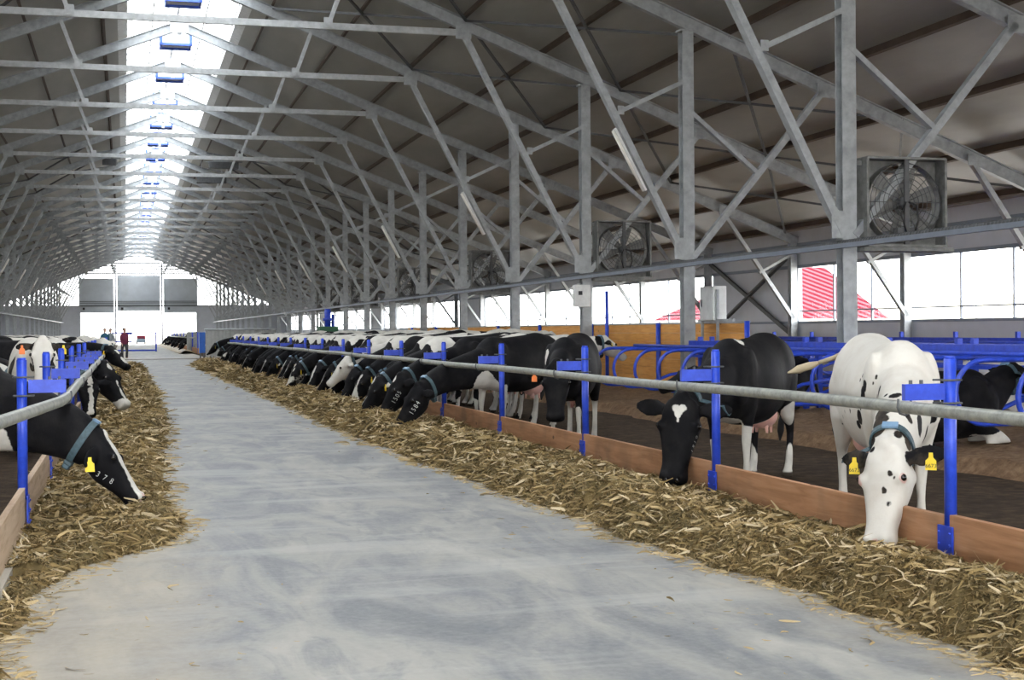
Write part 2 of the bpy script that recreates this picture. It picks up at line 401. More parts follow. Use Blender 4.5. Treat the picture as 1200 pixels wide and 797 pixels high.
# ---- far wall
def yz_wall(mb, x0, x1, z0, z1, y=YEND, t=.15): mb.box(x0, x1, y, y+t, z0, z1)
DC = 2.72; SG0, SG1 = 3.15, 7.4; ZD = 4.35
w = MB()
for sg in (-1, 1):
    a, b = sorted((XC+sg*SG1, XC+sg*(HALF+.1))); yz_wall(w, a, b, -.2, 5.0)
    a, b = sorted((XC+sg*DC, XC+sg*SG0)); w.box(a+.1, b-.1, YEND-.12, YEND+.1, 0, zroof(XC+3)-.3)
    w.box(XC+sg*SG1-.1, XC+sg*SG1+.1, YEND-.12, YEND+.1, 0, zroof(XC+7.4)-.3)
struct(w, 'wall_far', M['white_panel'])
n = 80
def tri_panel(x0, x1, zb, n):
    m = MB(); zt0, zt1 = zroof(x0)-.02, zroof(x1)-.02; y = YEND+.08
    xs = [x0, x1] if (x0-XC)*(x1-XC) >= 0 else [x0, XC, x1]
    vs = [(x, y, zb) for x in xs]+[(x, y, max(zb+.01, zroof(x)-.02)) for x in xs]; k = len(xs)
    m.add(vs, [(i, i+1, k+i+1, k+i) for i in range(k-1)])
    return tag(m.build(f'window_{n}', M['skylight']), kind='structure')
tri_panel(XC-DC, XC+DC, 9.0, 80)
for i, sg in enumerate((-1, 1)):
    a, b = sorted((XC+sg*SG0, XC+sg*SG1)); tri_panel(a, b, 8.6, 81+i)
    a, b = sorted((XC+sg*SG1, XC+sg*(HALF-.2))); tri_panel(a, b, 5.0, 83+i)
dm = MB(); dm.box(XC-DC, XC+DC, YEND-.03, YEND+.05, 4.4, 9.0)
for z in (5.0, 5.6, 6.2, 6.8, 7.4, 8.0, 8.6): dm.box(XC-DC, XC+DC, YEND-.045, YEND-.03, z, z+.03)
dm.box(XC-DC, XC+DC, YEND-.1, YEND-.03, 4.35, 4.5)
tag(dm.build('door_1', M['door_panel']), kind='structure')
for i, sg in enumerate((-1, 1)):
    a, b = sorted((XC+sg*SG0, XC+sg*SG1)); dm = MB(); dm.box(a, b, YEND-.03, YEND+.05, 4.15, 8.6)
    for z in (4.9, 5.7, 6.5, 7.3, 8.0): dm.box(a, b, YEND-.045, YEND-.03, z, z+.03)
    dm.box(a, b, YEND-.1, YEND-.03, 4.1, 4.25)
    if sg < 0:
        for (u, v, z0, z1) in ((a+1.6, a+1.66, 4.3, 7.0), (a+2.8, a+2.86, 4.3, 7.0), (a+1.6, a+2.86, 7.0, 7.06), (a+1.6, a+2.86, 4.3, 4.36)): dm.box(u, v, YEND-.06, YEND-.03, z0, z1)
    tag(dm.build(f'door_{2+i}', M['door_panel']), kind='structure')
tr = MB()
for z in (5.35, 5.55): tr.box(XC-SG1, XC+SG1, YEND-.35, YEND-.25, z, z+.09)
tr.box(XC-HALF, XC+HALF, YEND-.12, YEND, 4.95, 5.08)
struct(tr, 'trim_7', M['dark_steel'])
for i, x in enumerate((XC-6.9, XC-2.1, XC+3.8)):
    m = MB(); m.box(x-.14, x+.14, YEND-.4, YEND-.12, 4.5, 4.8).beam((x, YEND-.12, 4.65), (x, YEND, 4.65), .06, .06)
    tag(m.build('door_motor', M['black']), ['small black box over the left far doorway', 'small black box over the middle far doorway', 'small black box over the right far doorway'][i], 'door motor', 'black boxes above the far doors')
# near wall behind the viewer with its own open doorways
w = MB()
for a, b, z0, z1 in ((XC-HALF, XC-7.4, -.2, 5), (XC+7.4, XC+HALF, -.2, 5), (XC-7.4, XC+7.4, 4.6, 8.6), (XC-3.1, XC-2.7, 0, 4.6), (XC+2.7, XC+3.1, 0, 4.6)): w.box(a, b, YB-.15, YB, z0, z1)
struct(w, 'wall_near', M['white_panel'])
# drain slab crossing the feed passage
struct(MB().box(-1.0, 6.2, 80.5, 83.5, .0, .045), 'floor_crossing', plain('wet_concrete', (.27,.25,.22), .5))
# ---- ridge vents with blue frames
def make_vent():
    e = empty('ridge_vent', (0,0,0))
    MB().box(-.5, .5, -.42, .42, .06, .62).build('body', M['white_metal'], e)
    f = MB()
    for x in (-.51, .51):
        for y in (-.43, .43): f.box(x-.045, x+.045, y-.045, y+.045, -.02, .66)
    for z in (.02, .64):
        for y in (-.43, .43): f.box(-.55, .55, y-.045, y+.045, z-.04, z+.04)
        for x in (-.51, .51): f.box(x-.03, x+.03, -.43, .43, z-.025, z+.025)
    f.build('frame', M['blue_trim'], e); return e
v0 = make_vent(); n = 0
for k in range(3, 25):
    v = v0 if n == 0 else copy_tree(v0); v.location = (XC, FR[k]+S/2, zroof(XC)-.42)
    tag(v, f'white blue-edged box under the roof ridge, {ORD[n]} from the top of the picture', 'ridge vent', 'blue-edged boxes along the ridge'); n += 1
# ---- tube lamps under the main struts
def make_lamp(sg):
    e = empty('strut_lamp', (0,0,0))
    p0 = Vector((sg*8.05, 0, 5.72)); p1 = Vector((sg*8.72, 0, 4.45)); off = Vector((-sg*.14, 0, -.07)) if sg else 0
    off = Vector((-sg*.10, -.02, -.08))
    m = MB(); m.beam(p0+off, p1+off, .13, .05, (-sg*.85, 0, -.5)); m.build('housing', M['white_metal'], e)
    t = MB(); t.tube([p0+off*1.35+Vector((0,0,-.02)), p1+off*1.35+Vector((0,0,.02))], .035, 10); t.build('tube', M['lamp_tube'], e); return e
M['lamp_tube'] = plain('lamp_diffuser', (.82,.80,.74), .35)
for sg in (1, -1):
    l0 = make_lamp(sg); n = 0
    for k in range(2, 24, 2):
        l = l0 if n == 0 else copy_tree(l0); l.location = (XC, FR[k]-.1, 0)
        tag(l, f'white tube lamp under a sloping strut on the {"right" if sg > 0 else "left"}, {ORD[n]} counted from the front', 'lamp', f'tube lamps on the {"right" if sg > 0 else "left"} struts'); n += 1
# ---- cable trays along the columns
for sg, nm in ((1, 'right'), (-1, 'left')):
    x = XC+sg*(XCOL-.17); e = empty('cable_tray', (x, 0, 2.83), 0, f'long grey cable tray running along the {nm} column row', 'cable tray')
    ya = 3.0
    m = MB(); m.box(-.05, -.04, ya, YEND-1, -.035, .03).box(.04, .05, ya, YEND-1, -.035, .03).box(-.05, .05, ya, YEND-1, -.045, -.035)
    m.build('tray', M['gutter'], e)
    c = MB(); y = ya
    pts = [(0, ya+i*2.2, .035+.012*math.sin(i*1.3)) for i in range(int((YEND-1-ya)/2.2))]
    c.tube(pts, .042, 8)
    if sg > 0:
        yy = ya
        while yy < 60: c.tube([(0, yy, .035), (0, yy+.035, .035)], .052, 8); yy += .085
    c.build('cable', M['dark_steel'], e)
# ---- fans
def make_fan():
    e = empty('fan', (0,0,0)); r = .66; h = .72
    m = MB()
    for a in (-1, 1): m.box(a*h-.02, a*h+.02, -.2, .2, -h, h); m.box(-h, h, -.2, .2, a*h-.02, a*h+.02)
    m.build('housing', M['fan_steel'], e)
    # square plate with a round hole
    n = 40; vs = []; fs = []
    for i in range(n):
        a = 2*PI*i/n; c, s = math.cos(a), math.sin(a); q = h/max(abs(c), abs(s)); vs += [(c*r, .1, s*r), (c*q, .1, s*q), (c*r, -.1, s*r)]
    for i in range(n): j = (i+1) % n; fs += [(3*i, 3*j, 3*j+1, 3*i+1), (3*i+2, 3*j+2, 3*j, 3*i)]
    m = MB(); m.add(vs, fs); m.build('shroud', M['fan_steel'], e)
    m = MB(); 
    for q in range(2, 9): m.tube([(r*q/8.2*math.cos(2*PI*i/32), -.14, r*q/8.2*math.sin(2*PI*i/32)) for i in range(32)], .006, 5, closed=True)
    for q in range(16): a = 2*PI*q/16; m.tube([(.1*math.cos(a), -.14, .1*math.sin(a)), (r*math.cos(a), -.14, r*math.sin(a))], .006, 5)
    m.build('guard', M['dark_steel'], e)
    for q in range(6):
        a = 2*PI*q/6+.3; c, s = math.cos(a), math.sin(a); vs = []
        for rr_, w, tw in ((.1, .08, .8), (.25, .11, .65), (.45, .13, .5), (.62, .13, .4)):
            for sd in (-1, 1):
                for th in (-.006, .006):
                    tx = -s*sd*w*math.cos(tw); tz = c*sd*w*math.cos(tw); vs.append((c*rr_+tx, th+sd*w*math.sin(tw)*.5, s*rr_+tz))
        fs = []
        for i in range(3):
            b0 = i*4; fs += [(b0, b0+2, b0+6, b0+4), (b0+1, b0+5, b0+7, b0+3), (b0, b0+4, b0+5, b0+1), (b0+2, b0+3, b0+7, b0+6)]
        fs += [(0,1,3,2), (12,14,15,13)]
        m = MB(); m.add(vs, fs); m.build('blade', M['fan_steel'], e)
    m = MB(); m.tube([(0,-.13,0),(0,.12,0)], .1, 14).tube([(0,.12,0),(0,.14,-.5),(0,.14,-.7)], .03, 8).box(-.04,.04,-.19,-.15,-h,h)
    m.box(-.16,.16,-.16,.0,-.62,-.42); m.build('motor', M['dark_steel'], e)
    m = MB(); m.tube([(.02,-.2,0),(.16,-.21,-.05),(.2,-.21,-.3),(.12,-.2,-.55)], .018, 6).tube([(-.02,-.2,0),(-.12,-.21,-.2),(-.02,-.2,-.5)], .014, 6); m.build('cable', M['black'], e)
    m = MB(); m.box(-h-.1, h+.12, -.24, .24, -h-.09, -h-.03); m.build('shelf', M['fan_steel'], e)
    for zz in (h-.12, -h+.04): m = MB(); m.box(-h-.25, -h+.02, -.04, .04, zz, zz+.08); m.build('bracket', M['fan_steel'], e)
    return e
f0 = make_fan(); n = 0
for k in (1, 3, 5, 7, 9, 11):
    for sg in (1, -1):
        if sg < 0 and k < 5: continue
        f = f0 if n == 0 else copy_tree(f0); f.location = (XC+sg*(XCOL+.98), FR[k]-.05, 3.55)
        if sg < 0: f.rotation_euler = (0, 0, PI)
        tag(f, {(1,1): 'large square caged fan beside the nearest tall column', (3,1): 'square caged fan beside the column left of the silver box'}.get((k, sg), f'square caged fan on the {"right" if sg>0 else "left"} columns, {ORD[(k-1)//2]} from the front'), 'fan', 'ventilation fans on the columns'); n += 1
# dark heaters hung under the roof
for i, (px, py) in enumerate(((262, 194), (248, 211), (128, 190))):
    p = at(px, py, Y=FR[9]+i*1.2-1)
    e = empty('hanging_heater', p, .0, ['long dark heater hanging under the right side of the ridge, upper one', 'long dark heater hanging under the right side of the ridge, lower one', 'dark heater hanging under the left side of the ridge'][i], 'heater', 'dark heaters under the roof')
    m = MB(); w = .75 if i < 2 else .35; m.box(-w, w, -.2, .2, -.16, .16)
    for q in range(9): m.box(-w+.08+q*.17*w/.75, -w+.12+q*.17*w/.75, -.22, -.2, -.14, .14)
    m.build('housing', M['dark_steel'], e)
    m = MB(); m.beam((-w*.7, 0, .15), (-w*.7, 0, zroof(p.x)-p.z-.1), .03, .03).beam((w*.7, 0, .15), (w*.7, 0, zroof(p.x+.5)-p.z-.1), .03, .03).beam((-w-.2, -.05, .17), (w+.2, -.05, .17), .05, .05); m.build('hanger', M['galv'], e)
# ---- outside: red-roofed shed and a mast
e = empty('shed', (0,0,0), 0, 'white shed with a steep red ribbed roof outside the right windows', 'building')
A_, B_ = at(1042, 373, Y=90), at(850, 373, Y=90); C_, D_ = at(966, 313, Y=97), at(905, 313, Y=97)
m = MB(); m.box(B_.x+.4, A_.x-.4, 90.4, 103.6, -.3, A_.z); m.build('wall', M['white_metal'], e)
m = MB(); za = A_.z
m.add([(B_.x,90,za),(A_.x,90,za),(C_.x,97,C_.z),(D_.x,97,C_.z),(B_.x,104,za),(A_.x,104,za)], [(0,1,2,3),(1,5,2),(5,4,3,2),(4,0,3),(0,4,5,1)])
o = m.build('roof', None, e)
t = NT('red_ribbed_roof'); p = t.pos(); sxn = t.n('ShaderNodeSeparateXYZ'); t.l(p, sxn.inputs[0])
st = t.math('FRACT', t.math('MULTIPLY', t.math('ADD', sxn.outputs[2], t.math('MULTIPLY', sxn.outputs[0], .55)), 2.1))
t.col(t.mix(t.mapr(st, .45, .6), (.085,.010,.016), (.125,.055,.064))); t.rough(1); t.b.inputs['Specular IOR Level'].default_value = 0; o.data.materials.append(t.m)
p = at(1144, 357, X=40); m = MB(); m.tube([(p.x, p.y, -.3), (p.x, p.y, p.z+3.2)], .05, 8).beam((p.x, p.y-.5, p.z+2.6), (p.x, p.y+.4, p.z+2.9), .05, .05)
tag(m.build('mast', M['galv']), 'thin grey mast standing in the yard outside the right windows', 'mast')
# parked vehicle beyond the far doorway
e = empty('utility_vehicle', (4.2, YEND+18, -.0), 0, 'small red-topped utility vehicle parked outside the middle far doorway', 'vehicle')
e.location = at(165.3, 403.5, Y=YEND+18)
m = MB(); m.box(-.62,.62,-1.2,1.2,.25,.78); bevel(m.build('body', plain('vehicle_grey', (.035,.045,.055), .9, spec=0), e), .06)
m = MB(); m.box(-.6,.6,-.9,.7,.78,1.28); bevel(m.build('cab', plain('vehicle_red', (.08,.004,.010), .9, spec=0), e), .08)
m = MB(); m.box(-.5,.5,-.93,-.89,.85,1.15); m.build('windscreen', plain('tinted', (.03,.008,.012), .8, spec=0), e)
for sx_ in (-1, 1):
    for sy_ in (-1, 1):
        m = MB(); m.tube([(sx_*.45, sy_*.8, .27), (sx_*.66, sy_*.8, .27)], .27, 16); m.build('wheel', M['black'], e)
# ================================================================ FEED FENCES
POST = [7.28+3.395*k for k in range(-1, 17)]
def make_fence(side):
    sg = 1 if side == 'right' else -1     # direction away from the corridor
    X = XR if sg > 0 else XL
    e = empty('feed_fence', (X, 0, 0), 0, 'long blue-posted feed fence with grey pipe and plank kerb on the right' if sg > 0 else 'blue-posted feed fence with grey pipe and pale plank on the left', 'fence')
    posts = POST if sg > 0 else [10.76+3.3*k for k in range(0, 16)]
    RO = -sg*.30       # rail offset toward the corridor
    ZRAIL = 1.03
    for y in posts:
        p = MB(); p.tube([(0, y, .30), (0, y, 1.31)], .036, 14).tube([(0, y, 1.31), (0, y, 1.325)], .030, 14)
        p.tube([(0, y, .12), (0, y, .32)], .018, 8)
        po = p.build('post', M['blue'], e)
        b = MB(); b.box(min(RO*1.02, -sg*.045), max(RO*1.02, -sg*.045), y-.018, y+.018, ZRAIL+.04, ZRAIL+.135)
        b.build('bracket', M['blue'], po)
        for z in (ZRAIL+.02, ZRAIL+.155):
            c = MB(); c.tube([(-sg*.085, y-.045, z), (sg*.05, y-.045, z), (sg*.058, y, z), (sg*.05, y+.045, z), (-sg*.085, y+.045, z)], .007, 6); c.build('post_clamp', M['dark_steel'], po)
        for q in (.04, .11): c = MB(); c.tube([(RO+sg*q, y, ZRAIL+.12), (RO+sg*q, y, ZRAIL+.158)], .011, 6); c.build('bolt', M['dark_steel'], po)
        c = MB(); c.tube([(RO+sg*.04, y, ZRAIL+.05), (RO+sg*.045, y, ZRAIL), (RO+sg*.03, y, ZRAIL-.035), (RO, y, ZRAIL-.045), (RO-sg*.03, y, ZRAIL-.035), (RO-sg*.045, y, ZRAIL), (RO-sg*.04, y, ZRAIL+.05)], .007, 6); c.build('pipe_clamp', M['dark_steel'], po)
        q = MB(); q.box(-sg*.035-.006, -sg*.035+.006, y-.075, y+.075, .10, .33)
        for dz in (.14, .22, .29):
            for dy in (-.055, .055): q.ball((-sg*.045, y+dy, dz), .009, n=6, m=4)
        q.build('base_plate', M['blue'], po)
    # grey pipe
    r = MB()
    if sg > 0: pts = [(RO, y, ZRAIL+.006*math.sin(y*.9)) for y in np.linspace(2.5, 62.6, 60)]
    else:
        pts = [(-sg*.0-.06, 4.6, ZRAIL), (-.05+.10, 7.3, ZRAIL)]
        pts = [(X_-X, y, ZRAIL) for X_, y in ((-1.02, 4.3), (-.65, 7.85), (-.43, 10.2), (-.415, 10.9))]+[(RO, y, ZRAIL+.006*math.sin(y)) for y in np.linspace(11.5, 60.5, 50)]
    r.tube(pts, .037, 16); r.build('rail', M['pipe'], e)
    # planks
    n = 0; y = -3.0
    rr = random.Random(3 if sg > 0 else 4); wood_ = M['board'] if sg > 0 else M['pale_board']
    cuts = [-3.0, posts[0]] + posts[1:] + [posts[-1]+2.0]
    for a, b in zip(cuts[:-1], cuts[1:]):
        j = rr.uniform(-.008, .008); hh = .395+rr.uniform(-.01, .01)
        m = MB(); x0 = sg*.0+j; m.box(min(x0-.022, x0+.022), max(x0-.022, x0+.022), a+.012, b-.012, .10 if sg > 0 else .0, hh)
        bevel(m.build('plank', wood_, e), .005)
    m = MB(); m.box(-.06, .06, cuts[0], cuts[-1], -.2, .10); m.build('kerb', M['concrete'], e)
    return e
make_fence('right'); make_fence('left')
# ---- cubicle rows
def loop_pts(x0, x1, zb, zt, dirn):
    # open-ended loop: x0 rear end (round), x1 head end
    r = (zt-zb)/2; pts = [(x1, 0, zt)]
    cx = x0+dirn*r
    for k in range(0, 13):
        a = PI/2+PI*k/12; pts.append((cx+dirn*math.cos(a)*r if False else cx-dirn*math.sin(PI*k/12)*r, 0, (zt+zb)/2+r*math.cos(PI*k/12)))
    pts.append((x0+dirn*1.1, 0, zb)); pts.append((x0+dirn*1.6, 0, zb+.18)); pts.append((x1, 0, zb+.28)); return pts
def cubicle_row(xr, xh, ys, label, zt=1.12, zb=.40, zpost=1.33, beam=True, twin=None):
    e = empty('cubicle_row', (0,0,0), 0, label, 'cubicle dividers'); d = 1 if xh > xr else -1
    for i, y in enumerate(ys):
        m = MB(); m.tube([(a, y, c) for a, b_, c in loop_pts(xr, xh, zb, zt, d)], .03, 8); m.build('divider', M['blue'], e)
        if i % 2 == 0:
            m = MB(); m.box(xh-.04, xh+.04, y-.04, y+.04, .05, zpost); m.build('post', M['blue'], e)
    m = MB(); m.box(xh-d*.10-.03, xh-d*.10+.03, ys[0]-.3, ys[-1]+.3, 1.12, 1.25).box(xh-d*.10-.02, xh-d*.10+.02, ys[0]-.3, ys[-1]+.3, .92, .97)
    m.tube([(xr+d*.95, ys[0]-.3, zt+.05), (xr+d*.95, ys[-1]+.3, zt+.05)], .028, 8); m.build('rail', M['blue'], e)
    return e
ysA = [8.1+1.135*k for k in range(17)]
cubicle_row(8.9, 11.15, ysA, 'blue looped cubicle row nearest the feed alley on the right')
cubicle_row(13.6, 11.4, ysA[2:], 'blue looped cubicle row backing onto the nearest cubicle row')
ysC = [14.0+1.135*k for k in range(22)]
cubicle_row(15.6, 17.85, ysC, 'outer blue cubicle row below the right wall windows', zpost=1.38)
# ---- pine partition
def pine():
    e = empty('plank_partition', (12.05, 0, 0), 0, 'orange pine plank partition with blue posts behind the right columns', 'partition')
    ya, yb = 25.9, 61; n = 6
    for i in range(7):
        m = MB(); z0 = .20+i*.2; m.box(-.02, .02, ya, yb, z0, z0+.196); bevel(m.build('plank', M['pine'], e), .006)
    for y in [25.85+4.85*k for k in range(8)]:
        m = MB(); m.tube([(-.07, y, 0), (-.07, y, 1.64)], .055, 12); m.build('post', M['blue'], e)
    m = MB(); m.box(-.045, .03, ya, yb, 1.60, 1.635); m.build('capping', M['galv'], e)
    # end return across
    return e
pine()
# control box on the partition
p = at(837, 358, X=11.95)
e = empty('control_cabinet', (p.x, p.y, 0), 0, 'pale silver cabinet on a frame above the end of the pine partition', 'cabinet')
m = MB(); m.box(-.17, .12, -.36, .36, 1.66, 2.38); o = bevel(m.build('box', plain('brushed_silver', (.55,.57,.57), .35, .3), e), .012)
m = MB(); m.box(-.185, -.165, -.33, .33, 1.69, 2.35); m.build('door', plain('silver_door', (.60,.62,.62), .35, .2), e)
m = MB(); m.box(-.20, -.18, .22, .25, 1.95, 2.1); m.build('handle', M['dark_steel'], e)
m = MB()
for y in (-.4, .4): m.beam((-.1, y, 0), (-.1, y, 2.3), .05, .05)
m.beam((-.1, -1.2, 1.66), (-.1, .6, 1.66), .05, .05); m.build('stand', M['galv'], e)
p = at(698, 336, X=11.2)
e = empty('switch_box', (XC+XCOL-.3, FR[3]-.12, 2.35), 0, 'grey switch box fixed to the column left of the pine partition posts', 'switch box')
m = MB(); m.box(-.1, .32, -.2, -.01, -.28, .28); bevel(m.build('box', M['white_metal'], e), .01)
m = MB(); m.box(.0, .1, -.22, -.2, .02, .12); m.build('switch', M['black'], e)
p = at(711, 350, X=11.6); m = MB(); m.tube([(p.x, p.y, 0), (p.x, p.y, 2.45)], .045, 10)
tag(m.build('standpipe', M['blue']), 'thin blue vertical pipe behind the pine partition top edge', 'pipe')
# blue pump and green machine near the middle windows
p = at(384, 375, X=10.5)
e = empty('milk_pump', (p.x, p.y, 0), 0, 'tall blue machine on a green box far along the right columns', 'machine')
m = MB(); m.box(-.5, .5, -.5, .5, 0, 1.75); m.build('base', plain('dark_green', (.03,.12,.06)), e)
m = MB(); m.tube([(0,0,1.7),(0,0,2.7)], .17, 12).tube([(0,0,2.05),(0,0,2.2)], .26, 12).tube([(.28,0,1.7),(.28,0,2.4)], .07, 8); m.build('motor', M['blue'], e)
# far gate, panels, blue cabinet
gy = 107.0
a = at(132, 409, Y=gy); b = at(183, 410, Y=gy)
e = empty('passage_gate', (a.x, gy, 0), 0, 'blue tube gate across the feed passage near the far doors', 'gate'); W = b.x-a.x
m = MB(); m.tube([(0,0,.2),(W,0,.2),(W,0,1.5),(0,0,1.5)], .06, 8, closed=False).tube([(0,0,.1),(0,0,1.6)], .05, 8).tube([(W,0,.1),(W,0,1.52)], .06, 8); m.build('frame', M['blue_gate'] if 'blue_gate' in M else M['blue'], e)
m = MB(); m.tube([(0,0,.85),(W*.45,0,.85)], .05, 8).tube([(W*.45,0,1.4),(W*.2,0,1.45)], .05, 8); m.build('bar', M['blue'], e)
def corr(mb, x0, x1, y, z0, z1, n):
    vs = []; fs = []
    for i in range(n+1):
        x = x0+(x1-x0)*i/n; dy = .03 if (i//2) % 2 else 0
        vs += [(x, y+dy, z0), (x, y+dy, z1), (x, y+dy+.04, z0), (x, y+dy+.04, z1)]
    for i in range(n): b0 = 4*i; fs += [(b0, b0+4, b0+5, b0+1), (b0+2, b0+3, b0+7, b0+6), (b0+1, b0+5, b0+7, b0+3)]
    mb.add(vs, fs)
a = at(241, 416, Y=76.0); b = at(275, 416, Y=76.0)
m = MB(); corr(m, a.x, b.x+2.2, 76.0, .0, 1.62, 44); e = m.build('sheet_partition', M['sheet'] if 'sheet' in M else plain('corrugated_sheet', (.33,.34,.33), .5, .2)); tag(e, 'grey corrugated screen beyond the end of the right cow row', 'partition', 'corrugated screens'); 
m = MB(); m.tube([(a.x-.05, 75.97, 1.64), (b.x+2.2, 75.97, 1.64)], .05, 8); o = m.build('capping', M['galv'], e)
a = at(219, 405, Y=108.0); b = at(234, 405, Y=108.0)
m = MB(); corr(m, a.x, b.x, 108, 0, 1.55, 20); tag(m.build('sheet_partition', e.data.materials[0]), 'farther grey corrugated screen left of the blue cabinet', 'partition', 'corrugated screens')
a = at(233.5, 417, Y=80.0); b = at(240.5, 417, Y=80.0)
e = empty('blue_cabinet', (a.x, 80, 0), 0, 'tall narrow blue cabinet on legs at the end of the right cow row', 'cabinet')
W = b.x-a.x; m = MB(); m.box(0, W, -.2, .2, .35, 1.5); bevel(m.build('body', plain('bright_blue', (.02,.12,.5), .4), e), .02)
m = MB(); m.box(.03, .1, -.1, .1, 0, .36).box(W-.1, W-.03, -.1, .1, 0, .36); m.build('leg', M['dark_steel'], e)
# far fence (second section)
e = empty('feed_fence', (4.9, 0, 0), 0, 'distant short feed fence beyond the corrugated screens', 'fence')
m = MB(); m.tube([(-.2, 100, 1.1), (-.2, 172, 1.1)], .05, 8); m.build('rail', M['pipe'], e)
for k in range(10):
    m = MB(); m.tube([(0, 100+8*k, 0), (0, 100+8*k, 1.5)], .05, 8); m.build('post', M['blue'], e)
m = MB(); m.box(-.03, .03, 99, 173, 0, .4); m.build('plank', M['board'], e)
# ================================================================ COWS
def side_hint(v): return Vector(v).normalized()
def spow(x, e): return math.copysign(abs(x)**e, x)
def loft(mb, rings, n=20):
    """rings: (centre, side vec, normal vec, half width, extent along +normal, extent along -normal)"""
    vs = []
    for c, s, u, w, a, b in rings:
        for k in range(n):
            t = 2*PI*k/n; cs, sn = math.cos(t), math.sin(t)
            vs.append(c+s*(spow(cs, .85)*w)+u*(spow(sn, .9)*(a if sn > 0 else b)))
    m = len(rings); fs = []
    for i in range(m-1):
        for k in range(n): fs.append((i*n+k, i*n+(k+1)%n, (i+1)*n+(k+1)%n, (i+1)*n+k))
    vs.append(rings[0][0]); vs.append(rings[-1][0]); e0, e1 = m*n, m*n+1
    for k in range(n): fs.append((e0, (k+1)%n, k)); fs.append((e1, (m-1)*n+k, (m-1)*n+(k+1)%n))
    mb.add(vs, fs, True)
def limb(mb, chain, n=14):
    """chain: (x, y, z, half width across, half depth)"""
    rings = []
    P = [Vector(c[:3]) for c in chain]
    for i, c in enumerate(chain):
        t = (P[min(i+1, len(P)-1)]-P[max(i-1, 0)]).normalized(); s = Vector((0, 1, 0)); s = (s-t*s.dot(t)).normalized(); u = s.cross(t)
        rings.append((P[i], s, u, c[3], c[4], c[4]))
    loft(mb, rings, n)
def bez(a, b, c, d, t): return a*(1-t)**3+b*3*t*(1-t)**2+c*3*t*t*(1-t)+d*t**3
def remesh(mb, name, vox, smooth=9):
    me = mb.mesh(name+'_src'); bm = bmesh.new(); bm.from_mesh(me); bmesh.ops.recalc_face_normals(bm, faces=bm.faces); bm.to_mesh(me); bm.free()
    o = bpy.data.objects.new(name+'_src', me); COL.objects.link(o)
    m = o.modifiers.new('r', 'REMESH'); m.mode = 'VOXEL'; m.voxel_size = vox; m.use_smooth_shade = True
    if smooth: s = o.modifiers.new('s', 'SMOOTH'); s.factor = .5; s.iterations = smooth
    dg = bpy.context.evaluated_depsgraph_get(); out = bpy.data.meshes.new_from_object(o.evaluated_get(dg)); out.name = name
    bpy.data.objects.remove(o); bpy.data.meshes.remove(me)
    out.polygons.foreach_set('use_smooth', [True]*len(out.polygons)); return out
TRUNK = [(-.93,1.30,1.12,.06),(-.88,1.37,.98,.17),(-.80,1.40,.84,.235),(-.66,1.43,.72,.265),(-.50,1.455,.66,.285),(-.32,1.43,.60,.285),(-.12,1.41,.57,.31),(.1,1.395,.57,.325),(.28,1.385,.58,.315),(.44,1.395,.60,.285),(.58,1.405,.62,.265),(.70,1.36,.66,.235),(.80,1.27,.74,.195),(.87,1.15,.86,.12)]
class Pose: pass
